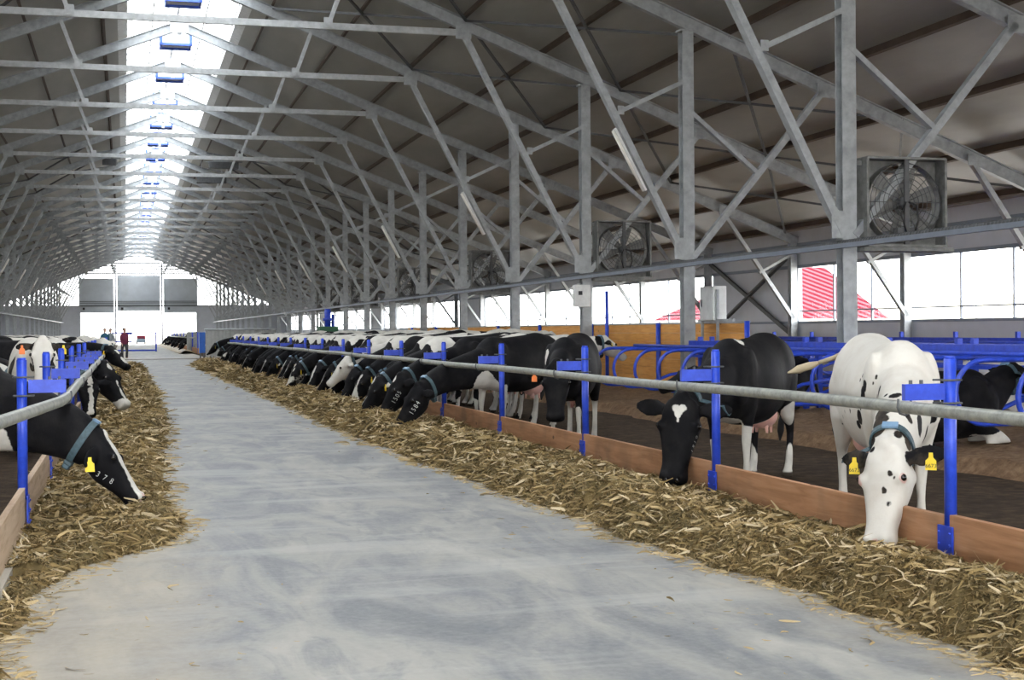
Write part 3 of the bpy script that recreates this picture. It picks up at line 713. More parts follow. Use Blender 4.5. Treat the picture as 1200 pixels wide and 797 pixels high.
def make_body(P, Mz, f, name, vox=.02, legs='stand', headlen=None, ear_droop=0.0, nk=1.0, heads=1.2, drop=0.0):
    """P poll, Mz muzzle tip, f forehead direction: all in the animal's own frame (x forward, z up)."""
    mb = MB(); X, Yv, Z = Vector((1,0,0)), Vector((0,1,0)), Vector((0,0,1))
    P = Vector(P); Mz = Vector(Mz); ax = (Mz-P).normalized(); L = (Mz-P).length
    f = Vector(f); f = (f-ax*f.dot(ax)).normalized(); sd = ax.cross(f).normalized()   # sd: side axis of the head
    dz = -drop
    rings = []
    for x, zt, zb, hw in TRUNK:
        zm = zb+(zt-zb)*.42; rings.append((x, zt+dz, zb+dz, hw))
    T_ = np.array(rings); K_ = len(T_); out_ = []
    for i in range(K_-1):
        p0, p1, p2, p3 = T_[max(i-1, 0)], T_[i], T_[i+1], T_[min(i+2, K_-1)]
        for q in range(5):
            t = q/5; out_.append(.5*((2*p1)+(p2-p0)*t+(2*p0-5*p1+4*p2-p3)*t*t+(3*p1-p0-3*p2+p3)*t**3))
    out_.append(T_[-1]); rings = [tuple(r) for r in out_]
    n = 32; vs = []
    for x, zt, zb, hw in rings:
        zm = zb+(zt-zb)*.45
        for k in range(n):
            t = 2*PI*k/n; cs, sn = math.cos(t), math.sin(t)
            w = hw*(1-(.30 if x > -.2 else .30-.16*min(1, (-.2-x)/.25))*max(0, sn)**2.2)*(1-.06*max(0, -sn))
            vs.append((x, spow(cs, .8)*w, zm+spow(sn, .88)*((zt-zm) if sn > 0 else (zm-zb))))
    m = len(rings); fs = [(i*n+k, i*n+(k+1)%n, (i+1)*n+(k+1)%n, (i+1)*n+k) for i in range(m-1) for k in range(n)]
    fs += [tuple(range(n))[::-1], tuple((m-1)*n+k for k in range(n))]
    mb.add(vs, fs, True)
    # hook bones, pin bones, shoulder
    for s in (-1, 1):
        mb.ball((-.82, s*.10, 1.24+dz), .10, .06, .09)
        mb.ball((.56, s*.185, 1.03+dz), .17, .085, .30); mb.ball((.72, s*.16, .92+dz), .12, .08, .14)
    # neck
    a = Vector((.50, 0, 1.07+dz)); e = P-ax*.0-f*.055*heads+ax*.03
    d1 = (P-Vector((.75, 0, 1.10+dz))).normalized(); d1 = (d1*1.0+ax*.25-f*.25).normalized()
    ln = (e-a).length; b = a+X*.36*ln+Z*(min(0, P.z-1.05)*.42); c = e-d1*.36*ln
    rings = []; K = 12
    for i in range(K+1):
        t = i/K; p = bez(a, b, c, e, t); q = bez(a, b, c, e, min(1, t+.02))-bez(a, b, c, e, max(0, t-.02)); q.normalize()
        s_ = (Yv*(1-t)+(sd if sd.dot(Yv) > 0 else -sd)*t); s_ = (s_-q*s_.dot(q)).normalized(); u = q.cross(s_)
        if u.z < -.2 and t < .5: u = -u
        if t >= .5 and u.dot(rings[-1][2]) < 0: u = -u
        rad = lambda pts: float(np.interp(t, [z[0] for z in pts], [z[1] for z in pts]))*nk
        rings.append((p, s_, u, rad([(0,.20),(.3,.165),(.6,.135),(.85,.12),(1,.105)]), rad([(0,.26),(.3,.21),(.6,.17),(.85,.14),(1,.10)]), rad([(0,.38),(.25,.33),(.5,.27),(.8,.215),(1,.16)])))
    loft(mb, rings, 20); necks = rings
    # head
    hs = heads*L/.62
    HS = [(-.07,.045,.03,.05),(-.03,.088,.055,.10),(.03,.104,.062,.14),(.10,.112,.066,.165),(.18,.117,.068,.185),(.28,.124,.066,.19),(.36,.122,.062,.185),(.46,.108,.056,.172),(.57,.095,.054,.145),(.68,.085,.052,.118),(.78,.080,.050,.098),(.87,.086,.052,.088),(.94,.092,.052,.082),(.985,.082,.042,.066),(1.01,.055,.02,.035)]
    rings = [(P+ax*(t*L)-f*(.02), sd, f, w*hs, a_*hs, b_*hs) for t, w, a_, b_ in HS]; loft(mb, rings, 20)
    for s in (-1, 1):
        c0 = P+ax*(.31*L)+sd*(s*.106*hs)+f*(.015*hs); mb.ball(tuple(c0), .036*hs, n=10, m=8)
        c0 = P+ax*(.93*L)+sd*(s*.045*hs)+f*(.015*hs); mb.ball(tuple(c0), .034*hs, n=10, m=8)
        c0 = P+ax*(.22*L)+sd*(s*.062*hs)-f*(.12*hs); mb.ball(tuple(c0), .06*hs, n=10, m=8)
    mb.ball(tuple(P-ax*.035+f*.005), .055*hs, n=12, m=8)
    # ears
    out = {}
    for s in (-1, 1):
        base = P+ax*(.075*L)+sd*(s*.085*hs)-f*(.035*hs)
        d = (sd*s*1.0-ax*.18-f*.25-Z*ear_droop).normalized(); thick = (f*.75-Z*.1); thick = (thick-d*thick.dot(d)).normalized(); wd = d.cross(thick)
        rings = [(base+d*(q*.24*hs)+wd*0, wd, thick, w*hs, th*hs, th*hs) for q, w, th in ((-.1,.025,.024),(.12,.033,.020),(.35,.058,.016),(.6,.062,.014),(.82,.042,.013),(.96,.018,.012))]
        loft(mb, rings, 12); out['ear%d' % s] = (base+d*.11*hs, d, thick, wd)
    # legs
    lg = []
    if legs == 'stand':
        j = R.uniform
        for s in (-1, 1):
            o = j(-.09, .09)
            limb(mb, [(-.60,s*.13,1.22,.11,.20),(-.62,s*.17,1.02,.125,.235),(-.56+o*.2,s*.19,.80,.105,.17),(-.62+o*.5,s*.185,.66,.075,.105),(-.72+o*.8,s*.175,.54,.048,.062),(-.74+o,s*.17,.44,.036,.042),(-.72+o,s*.17,.28,.033,.036),(-.70+o,s*.17,.16,.038,.045),(-.66+o,s*.17,.085,.040,.050),(-.64+o,s*.17,.04,.052,.068),(-.635+o,s*.17,.0,.056,.075)])
            o = j(-.10, .10)
            limb(mb, [(.58,s*.15,1.12,.09,.17),(.56,s*.19,.92,.09,.13),(.53+o*.3,s*.18,.75,.07,.09),(.54+o*.7,s*.165,.58,.048,.058),(.55+o,s*.16,.46,.044,.050),(.55+o,s*.16,.40,.038,.042),(.545+o,s*.16,.26,.030,.033),(.55+o,s*.16,.15,.037,.042),(.58+o,s*.16,.085,.036,.045),(.60+o,s*.16,.04,.048,.062),(.605+o,s*.16,.0,.052,.068)])
            lg.append((o, s))
        mb.ball((-.42, 0, .66), .20, .14, .13, 14, 10)
    else:   # lying: legs folded, resting on the near side
        for s in (-1, 1):
            limb(mb, [(-.60,s*.16,1.1+dz,.13,.22),(-.40,s*.27,.86+dz,.12,.18),(-.18,s*.33,.70+dz,.09,.11),(-.28,s*.38,.62+dz,.06,.07),(-.42,s*.40,.60+dz,.045,.05),(-.25,s*.44,.58+dz,.04,.045),(-.10,s*.46,.58+dz,.05,.055)])
            limb(mb, [(.55,s*.17,.95+dz,.10,.14),(.62,s*.20,.72+dz,.08,.10),(.85,s*.20,.63+dz,.055,.06),(.95,s*.20,.60+dz,.045,.05),(.78,s*.22,.58+dz,.035,.04),(.66,s*.23,.58+dz,.045,.05)])
        mb.ball((-.1, 0, .82+dz), .66, .42, .27, 20, 12)
    me = remesh(mb, name, vox)
    ps = Pose(); ps.mesh = me; ps.P, ps.M, ps.ax, ps.f, ps.sd, ps.L, ps.hs = P, Mz, ax, f, sd, L, hs; ps.neck = necks; ps.ears = out; ps.legs = legs; ps.drop = drop; ps.lg = lg
    ps.bvh = BVHTree.FromPolygons([v.co.copy() for v in me.vertices], [tuple(p.vertices) for p in me.polygons])
    return ps
def coat(name, base='k', seed=0.0, thr=None, scale=1.15, marks=(), warm=0.0, jit=.07):
    """Holstein coat: hair colour in the animal's own space. marks: (a, b, radius, colour)"""
    K = (.0050,.0050,.0064); W = (.62,.60,.55); PK = (.60,.40,.36)
    C = {'k': K, 'w': W, 'p': PK, 'g': (.30,.28,.26)}
    t = NT(name); p0 = t.obj()
    nz = t.noise(p0, 3.2, 4, .6, out=1); p = t.vm('ADD', p0, t.vm('SCALE', t.vm('SUBTRACT', nz, (.5,.5,.5)), jit*2.6))
    nf = t.noise(p0, 26, 2, .5, out=1); p = t.vm('ADD', p, t.vm('SCALE', t.vm('SUBTRACT', nf, (.5,.5,.5)), .022))
    if thr is not None:
        q = t.scale(t.vm('ADD', p, (seed, seed*1.7, seed*.6)), (1, 1.1, 1.0)); v = t.noise(q, scale, 1.2, .4)
        fac = t.mapr(v, thr-.004, thr+.004); c = t.mix(fac, C[base], C['w' if base == 'k' else 'k'])
    else: c = t.mix(0.0, C[base], C[base])
    for a, b, r, cl in marks:
        a = Vector(a); b = Vector(b); ba = b-a; pa = t.vm('SUBTRACT', p, tuple(a))
        if ba.length > 1e-4:
            h = t.math('MULTIPLY', t.vm('DOT_PRODUCT', pa, tuple(ba), out=1), 1/ba.length_squared, clamp=True)
            sc = t.n('ShaderNodeVectorMath', operation='SCALE'); sc.inputs[0].default_value = ba; t.l(h, sc.inputs[3])
            pa = t.vm('SUBTRACT', pa, sc.outputs[0])
        d = t.vm('LENGTH', pa, out=1); c = t.mix(t.mapr(d, r-.004, r+.004, 1, 0), c, C[cl])
    # dust and soiling on pale hair, with its own shape
    dn = t.noise(p0, 5, 4, .65); c = t.mix(t.math('MULTIPLY', t.mapr(dn, .45, .75), .25), c, (.36,.28,.20) if base == 'w' else (.05,.045,.042))
    sx = t.n('ShaderNodeSeparateXYZ'); t.l(p0, sx.inputs[0]); c = t.mix(t.mapr(sx.outputs[2], .045, .06, 1, 0), c, (.05,.04,.03))
    t.col(c); t.rough(.68); t.b.inputs['Specular IOR Level'].default_value = .12
    fur = t.noise(t.scale(p0, (60, 60, 25)), 1.6, 3, .6); t.bump(fur, .35, .004)
    return t.m
def collar(ps, root, s=.90, box=True):
    i = s*12; k = int(i); fr = i-k; a, b = ps.neck[k], ps.neck[min(k+1, 12)]
    c = a[0].lerp(b[0], fr); sd_ = a[1]; u = a[2]; q = sd_.cross(u).normalized(); n = 32; vs = []
    w, ta, tb = a[3]*1.0, a[4]*1.0, a[5]*1.0
    pts = []
    for k_ in range(n):
        t = 2*PI*k_/n; d = (sd_*math.cos(t)+u*math.sin(t)).normalized()
        start = c+d*.6; hit = ps.bvh.ray_cast(start, -d, .6); pts.append((hit[0] if hit[0] else c+d*.14, d))
    for (p, d) in pts:
        for off, ww in ((.002,-.026),(.014,-.026),(.014,.026),(.002,.026)): vs.append(p+d*off+q*ww)
    fs = [(4*i_+j, 4*i_+(j+1)%4, 4*((i_+1)%n)+(j+1)%4, 4*((i_+1)%n)+j) for i_ in range(n) for j in range(4)]
    m = MB(); m.add(vs, fs, False); o = m.build('collar', M['collar'], root)
    if box:
        # transponder at the lowest point, metal buckle on top
        lo = min(pts, key=lambda z: (root.matrix_basis @ z[0]).z if False else z[0].z)
        p, d = lo; d2 = d; sv = q.cross(d2).normalized()
        m = MB(); m.beam(p+d2*.005-sv*.045, p+d2*.005+sv*.045, .065, .06, d2); m.beam(p+d2*.03-sv*.035, p+d2*.03+sv*.035, .055, .075, d2)
        bevel(m.build('transponder', M['collar'], o), .01)
        hi = max(pts, key=lambda z: z[0].z); p, d = hi; sv = q.cross(d).normalized()
        m = MB(); m.beam(p+d*.014-sv*.05, p+d*.014+sv*.05, .058, .018, d); bevel(m.build('counterweight', M['collar_box'], o), .004)
    return o
def eartag(ps, root, s, mat='yellow', number=None, toward=None):
    base, d, th, wd = ps.ears['ear%d' % s]; dn = Vector((0,0,-1)); nrm = Vector(toward) if toward is not None else ps.f*.6-ps.sd*0+Vector((0,0,.1)); nrm = (nrm-dn*nrm.dot(dn)).normalized(); sv = nrm.cross(dn).normalized()
    c = base+d*.035+dn*.012+nrm*(.040 if toward is None else .052)
    out = [(-.012,.03),(.012,.03),(.014,.0),(.032,-.02),(.034,-.078),(-.034,-.078),(-.032,-.02),(-.014,.0)]
    vs = [c+sv*x-dn*y+nrm*o_ for o_ in (-.003,.003) for x, y in out]; n = len(out)
    fs = [tuple(range(n))[::-1], tuple(range(n, 2*n))]+[(i, (i+1)%n, n+(i+1)%n, n+i) for i in range(n)]
    m = MB(); m.add(vs, fs); o = m.build('ear_tag', M[mat], root)
    if number:
        cu = bpy.data.curves.new('n', 'FONT'); cu.body = number; cu.size = .034; cu.align_x = 'CENTER'; cu.align_y = 'CENTER'; cu.extrude = .0006
        to = bpy.data.objects.new('n', cu); COL.objects.link(to); dg = bpy.context.evaluated_depsgraph_get(); me = bpy.data.meshes.new_from_object(to.evaluated_get(dg)); bpy.data.objects.remove(to)
        rx = -sv if (nrm.cross(Vector((0,0,1)))).dot(sv) > 0 else sv
        rx = Vector((0,0,1)).cross(nrm).normalized()
        mt = Matrix((( *rx, 0), (0,0,1,0), (*nrm, 0), (0,0,0,1))).transposed(); mt.translation = c+nrm*.0045+dn*.052
        me.transform(mt); me.materials.clear(); me.materials.append(M['ink']); no = bpy.data.objects.new('tag_number', me); COL.objects.link(no); no.parent = o
    return o
def brand(ps, root, text, ctr, right, nrm, size=.07):
    """white brand number laid on the cheek; ctr/right/nrm in the animal's own frame"""
    cu = bpy.data.curves.new('n', 'FONT'); cu.body = text; cu.size = size; cu.align_x = 'CENTER'; cu.align_y = 'CENTER'; cu.space_character = 1.35; cu.offset = -.0005
    to = bpy.data.objects.new('n', cu); COL.objects.link(to); dg = bpy.context.evaluated_depsgraph_get(); me = bpy.data.meshes.new_from_object(to.evaluated_get(dg)); bpy.data.objects.remove(to)
    nrm = Vector(nrm).normalized(); right = Vector(right); right = (right-nrm*right.dot(nrm)).normalized(); up = nrm.cross(right)
    ctr = Vector(ctr)
    bm = bmesh.new(); bm.from_mesh(me); bmesh.ops.subdivide_edges(bm, edges=[e for e in bm.edges if e.calc_length() > size*.25], cuts=2)
    for v in bm.verts:
        w = ctr+right*v.co.x*.8+up*v.co.y+nrm*.4; h = ps.bvh.ray_cast(w, -nrm, .8)
        v.co = (h[0]+nrm*.004) if h[0] else w-nrm*.4
    bm.to_mesh(me); bm.free(); me.materials.clear(); me.materials.append(M['brand']); o = bpy.data.objects.new('brand_number', me); COL.objects.link(o); o.parent = root
def dress(ps, root, body_mat, eyes=True, tagm=None, tagn=None, col_=True, tail=0.0, colmat=None, tail_pts=None, tuft='k', near=False):
    b = bpy.data.objects.new('body', ps.mesh); COL.objects.link(b); b.parent = root
    if not ps.mesh.materials: ps.mesh.materials.append(body_mat)
    b.material_slots[0].link = 'OBJECT'; b.material_slots[0].material = body_mat
    if eyes:
        for s in (-1, 1):
            c = ps.P+ps.ax*(.31*ps.L)+ps.sd*(s*.120*ps.hs)+ps.f*(.020*ps.hs); m = MB(); m.ball(tuple(c), .021*ps.hs, n=12, m=8); m.build('eye', M['eye'], root)
        if near:
            for s in (-1, 1):
                c = ps.P+ps.ax*(.985*ps.L)+ps.sd*(s*.034*ps.hs)+ps.f*(.030*ps.hs); m = MB(); m.ball(tuple(c), .015*ps.hs, n=10, m=6); m.build('nostril', M['eye'], root)
    # tail
    if tail_pts is None:
        z = -ps.drop; tail_pts = [(-.90,0,1.34+z),(-.98,.0,1.28+z),(-1.02,.02,1.05+z),(-1.02,.04,.8+z),(-1.0,.03,.6+z)]
        if ps.legs != 'stand': tail_pts = [(-.90,0,1.32+z),(-.98,.02,1.20+z),(-1.02,.06,.95+z),(-1.04,.12,.72+z),(-.98,.2,.62+z)]
    m = MB(); N = len(tail_pts); m.tube(tail_pts, [.034-.018*i/(N-1) for i in range(N)], 10)
    tm = M['tail_w'] if tuft == 'w' else M['tail_k']; to = m.build('tail', tm, root)
    e = Vector(tail_pts[-1]); dd = (e-Vector(tail_pts[-2])).normalized()
    if ps.legs == 'stand':
        m = MB(); m.tube([e-dd*.02, e+dd*.06, e+dd*.16, e+dd*.26], [.016,.034,.036,.008], 10); m.build('tuft', tm, to)
        u = MB(); u.ball((-.42, 0, .63), .19, .155, .13, 16, 10)
        for sx_ in (-1, 1):
            for sy_ in (-1, 1): u.tube([(-.42+sx_*.07, sy_*.07, .54), (-.42+sx_*.07, sy_*.075, .46)], [.02,.013], 8)
        u.build('udder', M['udder'], root)
    if col_: collar(ps, root)
    if tagm:
        tw = root.matrix_basis.to_3x3().inverted() @ (Vector((0,0,EYE))-(Matrix.Translation(root.location) @ root.rotation_euler.to_matrix().to_4x4() @ ps.P)) if near else None
        if tw is not None: tw = root.rotation_euler.to_matrix().inverted() @ (Vector((0,0,EYE))-(root.location+root.rotation_euler.to_matrix() @ ps.P))
        for s in (-1, 1): eartag(ps, root, s, tagm, tagn, tw)
M['tail_k'] = plain('tail_dark_hair', (.012,.012,.013), .7); M['tail_w'] = plain('tail_cream_hair', (.50,.42,.28), .7)
def cow_frame(loc, face):
    a = math.atan2(face[1], face[0]); m = Matrix.Translation((loc[0], loc[1], loc[2] if len(loc) > 2 else 0)) @ Matrix.Rotation(a, 4, 'Z'); return m, m.inverted(), a
def hero(loc, face, P, Mz, f, vox=.016, **k):
    m, mi, a = cow_frame(loc, face); lp = mi @ Vector(P); lm = mi @ Vector(Mz); lf = mi.to_3x3() @ Vector(f)
    body = make_body(lp, lm, lf, 'cow_body', vox, **k); body.mi = mi; return body, a
def pix_spots(ps, lst, mi=None, origin=None):
    out = []; o = ps.mi @ Vector((0, 0, EYE)); r3 = ps.mi.to_3x3()
    for px, py, r, c in lst:
        h = ps.bvh.ray_cast(o, r3 @ ray(px, py))
        if h[0]: out.append((tuple(h[0]+Vector((0,0,r*.25))), tuple(h[0]-Vector((0,0,r*.25))), r, c))
    return out
def face_marks(ps, t0, t1, r, cl='w', side=0.0, off=.06):
    A = ps.P+ps.ax*(t0*ps.L)+ps.f*(off*ps.hs)+ps.sd*side*ps.hs; B = ps.P+ps.ax*(t1*ps.L)+ps.f*(off*.8*ps.hs)+ps.sd*side*ps.hs
    return (tuple(A), tuple(B), r, cl)
def cow(ps, loc, a, coatm, label, group=None, **k):
    z = loc[2] if len(loc) > 2 else 0
    e = empty('cow', (loc[0], loc[1], z), a, label, 'cow', group); dress(ps, e, coatm, **k); return e
W_, K_ = 'w', 'k'
socks = lambda c='w', h=.34: [((-.72,s*.17,0),(-.72,s*.17,h),.12,c) for s in (-1,1)]+[((.56,s*.16,0),(.56,s*.16,h),.11,c) for s in (-1,1)]
# --- C1: white cow at the nearest right post, head down
loc = (5.47, 9.41); face = (-.31, -.95)
P = (4.62, 7.93, .72); Mz = (4.455, 7.75, .145)
ps, a = hero(loc, face, P, Mz, (-.86, -.50, .35), vox=.014, nk=1.08)
mk = []
mi = ps.mi
mk += pix_spots(ps, [(1060,507,.030,'k'),(1052,509,.022,'k'),(1065,521,.032,'k'),(1078,499,.050,'k'),(1085,510,.045,'k'),(1080,524,.030,'k'),(1077,533,.035,'k'),(1066,490,.025,'k'),(1089,526,.028,'k'),(1102,497,.055,'k'),(1104,512,.035,'k'),(1092,487,.04,'k'),
    (1013,453,.030,'k'),(1011,462,.038,'k'),(1008,474,.024,'k'),(1007,488,.034,'k'),(1006,497,.022,'k'),(1011,440,.012,'k'),(1008,445,.010,'k'),(1027,442,.012,'k'),(1023,449,.010,'k'),(1030,459,.026,'k'),(1028,466,.018,'k'),(1039,463,.014,'k'),(1048,464,.024,'k'),(1053,462,.02,'k'),
    (1034,482,.042,'k'),(1031,492,.046,'k'),(1028,504,.042,'k'),(1022,520,.026,'k'),(1022,527,.02,'k'),(988,489,.010,'k'),(988,497,.008,'k'),(996,481,.010,'k'),(990,482,.008,'k'),(1100,470,.05,'k'),(1075,478,.03,'k')])
for s in (-1, 1):
    b, d, th, wd = ps.ears['ear%d' % s]; mk.append((tuple(b-d*.03), tuple(b+d*.16), .085, 'k'))
mk += pix_spots(ps, [(1043,554,.016,'k'),(1047,559,.008,'k'),(1036,574,.018,'k'),(1042,590,.012,'k')])
for s in (-1,1): mk.append((tuple(ps.P+ps.ax*.31*ps.L+ps.sd*.150*s+ps.f*.022), tuple(ps.P+ps.ax*.32*ps.L+ps.sd*.150*s+ps.f*.02), .030, 'p'))
mk.append((tuple(ps.P+ps.ax*.985*ps.L), tuple(ps.P+ps.ax*1.03*ps.L), .045, 'p'))
tp = [(-.90,0,1.34),(-.99,-.06,1.30),(-1.06,-.20,1.24),(-1.04,-.36,1.21),(-1.0,-.50,1.25)]
tp = [(-.90,0,1.34),(-1.0,-.05,1.31),(-1.10,-.16,1.25),(-1.16,-.30,1.20)]
cow(ps, loc, a, coat('coat_white_spotted', 'w', marks=[(a_, b_, r_*(1.3 if r_ > .02 and c_ == 'k' and r_ < .08 else 1.05), c_) for a_, b_, r_, c_ in mk], jit=.018), 'white cow with black ears and neck spots eating beside the nearest right-hand post', tagm='yellow', tagn='6673', tuft='w', tail_pts=tp, near=True)
# --- C2: black cow with a white heart on the forehead
loc = (5.80, 12.50); face = (-.68, -.73)
P = (4.62, 11.30, .86); Mz = (4.44, 11.08, .20)
ps, a = hero(loc, face, P, Mz, (-.50, -.78, .3), vox=.014)
mk = [(( -.35,0,.45),(-.1,0,.5),.20,'w'), ((.62,.0,.42),(.62,0,.55),.16,'w'), ((-.60,-.3,.3),(-.72,-.2,.0),.14,'w'), ((-.56,.3,.62),(-.72,.2,.0),.15,'w'), ((.56,.16,0),(.56,.16,.5),.1,'w'), ((.56,-.16,0),(.56,-.16,.36),.1,'w')]
c = ps.P+ps.ax*.10*ps.L+ps.f*.07
for k_ in (-1, 1):
    mk += [(tuple(c+ps.sd*.030*k_), tuple(c+ps.sd*.024*k_+ps.ax*.01), .033, 'w'), (tuple(c+ps.sd*.020*k_+ps.ax*.03), tuple(c+ps.ax*.075), .020, 'w')]
mk.append((tuple(c+ps.ax*.06), tuple(c+ps.ax*.125), .010, 'w'))
mk.append(((.52,.10,1.40),(.42,.0,1.42),.07,'w'))
e = cow(ps, loc, a, coat('coat_black_heart', 'k', marks=mk, jit=.012), 'black cow with a white heart on its forehead beside the second right-hand post', tagm=None, near=True)
s = 1 if (Matrix.Rotation(a, 3, 'Z') @ ps.sd).x > 0 else -1
brand(ps, e, '1519', ps.P+ps.ax*.50*ps.L+ps.sd*s*.1-ps.f*.04, -ps.ax, ps.sd*s+ps.f*.2, .075)
# --- C3: black cow facing out, head up behind the rail
loc = (5.60, 17.42); face = (-.46, -.885)
P = (5.06, 16.36, 1.05); Mz = (4.98, 16.18, .40)
ps, a = hero(loc, face, P, Mz, (-.42, -.88, .2), vox=.018, ear_droop=.3)
mk = [(( .75,-.1,.9),(.70,-.28,1.33),.045,'w'), ((.80,-.03,.55),(.62,-.1,.6),.10,'w')]+socks('w', .42)
e = cow(ps, loc, a, coat('coat_black_facing', 'k', marks=mk, jit=.05), 'black cow with raised head facing the viewer between third and fourth posts', tagm=None, col_=False)
eartag(ps, e, 1 if (Matrix.Rotation(a, 3, 'Z') @ ps.sd).x < 0 else -1, 'orange')
# --- C4: brand 1584
loc = (5.62, 20.25); face = (-.80, -.60)
P = (3.93, 19.25, .70); Mz = (3.60, 19.22, .13)
ps, a = hero(loc, face, P, Mz, (-.85, -.15, .3), vox=.018, nk=1.05)
mk = [((.86,0,.76),(.62,0,.50),.22,'w'), ((.56,-.16,0),(.56,-.16,.7),.14,'w'), ((.56,.16,0),(.56,.16,.6),.12,'w'), ((-.2,0,.45),(-.5,0,.5),.2,'w'), ((-.7,-.17,0),(-.7,-.17,.5),.13,'w'), ((-.7,.17,0),(-.7,.17,.5),.13,'w'), (tuple(ps.P+ps.ax*.2*ps.L-ps.f*.20),)*2+(.07,'w')]
mk += pix_spots(ps, [(540,468,.11,'w'),(556,474,.13,'w'),(572,470,.09,'w'),(530,474,.09,'w'),(600,474,.10,'w'),(616,468,.08,'w')])
e = cow(ps, loc, a, coat('coat_black_1584', 'k', marks=mk, jit=.06), 'black cow with white brand 1584 on its cheek, eating left of the third post', near=False)
s = 1 if (Matrix.Rotation(a, 3, 'Z') @ ps.sd).y < 0 else -1
rt = Matrix.Rotation(-a, 3, 'Z')
brand(ps, e, '1584', ps.P+ps.ax*.42*ps.L+ps.sd*s*.1-ps.f*.05, -ps.ax, ps.sd*s, .10)
# --- C5: brand 1505
loc = (5.70, 21.75); face = (-.90, -.43)
P = (4.0, 20.95, .78); Mz = (3.66, 20.90, .17)
ps, a = hero(loc, face, P, Mz, (-.85, -.1, .3), vox=.02, nk=1.05)
mk = [face_marks(ps, .03, .10, .04), ((-.1,.25,1.3),(-.5,.2,1.35),.2,'w'), ((.3,-.2,1.35),(.1,-.3,1.2),.13,'w'), ((.75,0,.7),(.3,0,.5),.16,'w')]+socks()
e = cow(ps, loc, a, coat('coat_black_1505', 'k', marks=mk, jit=.08), 'black cow with white brand 1505 on its cheek, behind the one branded 1584')
s = 1 if (Matrix.Rotation(a, 3, 'Z') @ ps.sd).y < 0 else -1
brand(ps, e, '1505', ps.P+ps.ax*.42*ps.L+ps.sd*s*.1-ps.f*.05, -ps.ax, ps.sd*s, .10)
# --- L1: left foreground cow, brand 378
loc = (-1.72, 11.25); face = (1.0, .02)
P = (-.20, 10.50, .80); Mz = (.085, 10.42, .29)
mz = at(166, 592, Y=11.05); pl = at(117, 513, Y=11.15); P = tuple(pl+Vector((.02, 0, -.02))); Mz = tuple(mz+Vector((-.01, 0, .03)))
ps, a = hero(loc, face, P, Mz, (.85, -.12, .45), vox=.012, nk=1.12, ear_droop=.75)
mk = [face_marks(ps, .40, .92, .105, 'w', 0, .10), face_marks(ps, -.02, .40, .085, 'w', 0, .10), ((.70,0,.72),(.2,-.1,.50),.24,'w'), ((.95,0,.80),(.75,0,.70),.08,'w'), (tuple(ps.P+ps.ax*.30*ps.L-ps.f*.235),)*2+(.06,'w')]+socks('k', .3)
mk += pix_spots(ps, [(2,530,.10,'w'),(14,545,.10,'w'),(24,556,.06,'w'),(6,560,.10,'w'),(60,555,.035,'w')])
mk += [((.55,-.25,.70),(.2,-.3,.62),.2,'w'), (tuple(ps.P+ps.ax*.97*ps.L+ps.f*.05), tuple(ps.P+ps.ax*1.03*ps.L+ps.f*.02), .05, 'p')]
e = cow(ps, loc, a, coat('coat_black_378', 'k', marks=mk, jit=.03), 'black cow with white brand 378 and white blaze stretching over the left kerb', tagm='yellow', near=True)
s = 1 if (Matrix.Rotation(a, 3, 'Z') @ ps.sd).y < 0 else -1
br_c = at(122.5, 561, Y=10.9); ctr = ps.mi @ br_c; nr = ps.mi.to_3x3() @ Vector((0, -1, .05)); rt = ps.mi.to_3x3() @ Vector((.86, 0, -.5))
brand(ps, e, '3 7 8', ctr, rt, nr, .062)
# --- L2: white-faced cow with black ears looking over the left fence
loc = (-1.12, 18.95); face = (.12, -.99)
P = tuple(at(50, 401, Y=17.75)); Mz = tuple(at(49, 452, Y=17.55))
ps, a = hero(loc, face, P, Mz, (.0, -.95, .2), vox=.018, ear_droop=.1)
mk = []
for s in (-1, 1):
    b, d, th, wd = ps.ears['ear%d' % s]; mk.append((tuple(b-d*.05), tuple(b+d*.16), .085, 'k')); mk.append((tuple(ps.P+ps.ax*.35*ps.L+ps.sd*s*.13-ps.f*.03), tuple(ps.P+ps.ax*.62*ps.L+ps.sd*s*.10-ps.f*.05), .05, 'k'))
mk += pix_spots(ps, [(37,430,.05,'k'),(62,428,.05,'k'),(64,440,.05,'k')])
mk += [((.4,-.3,1.2),(.3,-.3,1.0),.1,'k'), ((0,.3,1.3),(-.2,.3,1.1),.12,'k'), ((.5,.3,1.0),(.4,.3,.8),.1,'k')]
e = cow(ps, loc, a, coat('coat_white_black_ears', 'w', marks=mk, jit=.04), 'white-faced cow with black ears looking over the left fence at the viewer', col_=False)
eartag(ps, e, 1 if (Matrix.Rotation(a, 3, 'Z') @ ps.sd).x > 0 else -1, 'yellow'); eartag(ps, e, -1 if (Matrix.Rotation(a, 3, 'Z') @ ps.sd).x > 0 else 1, 'orange')
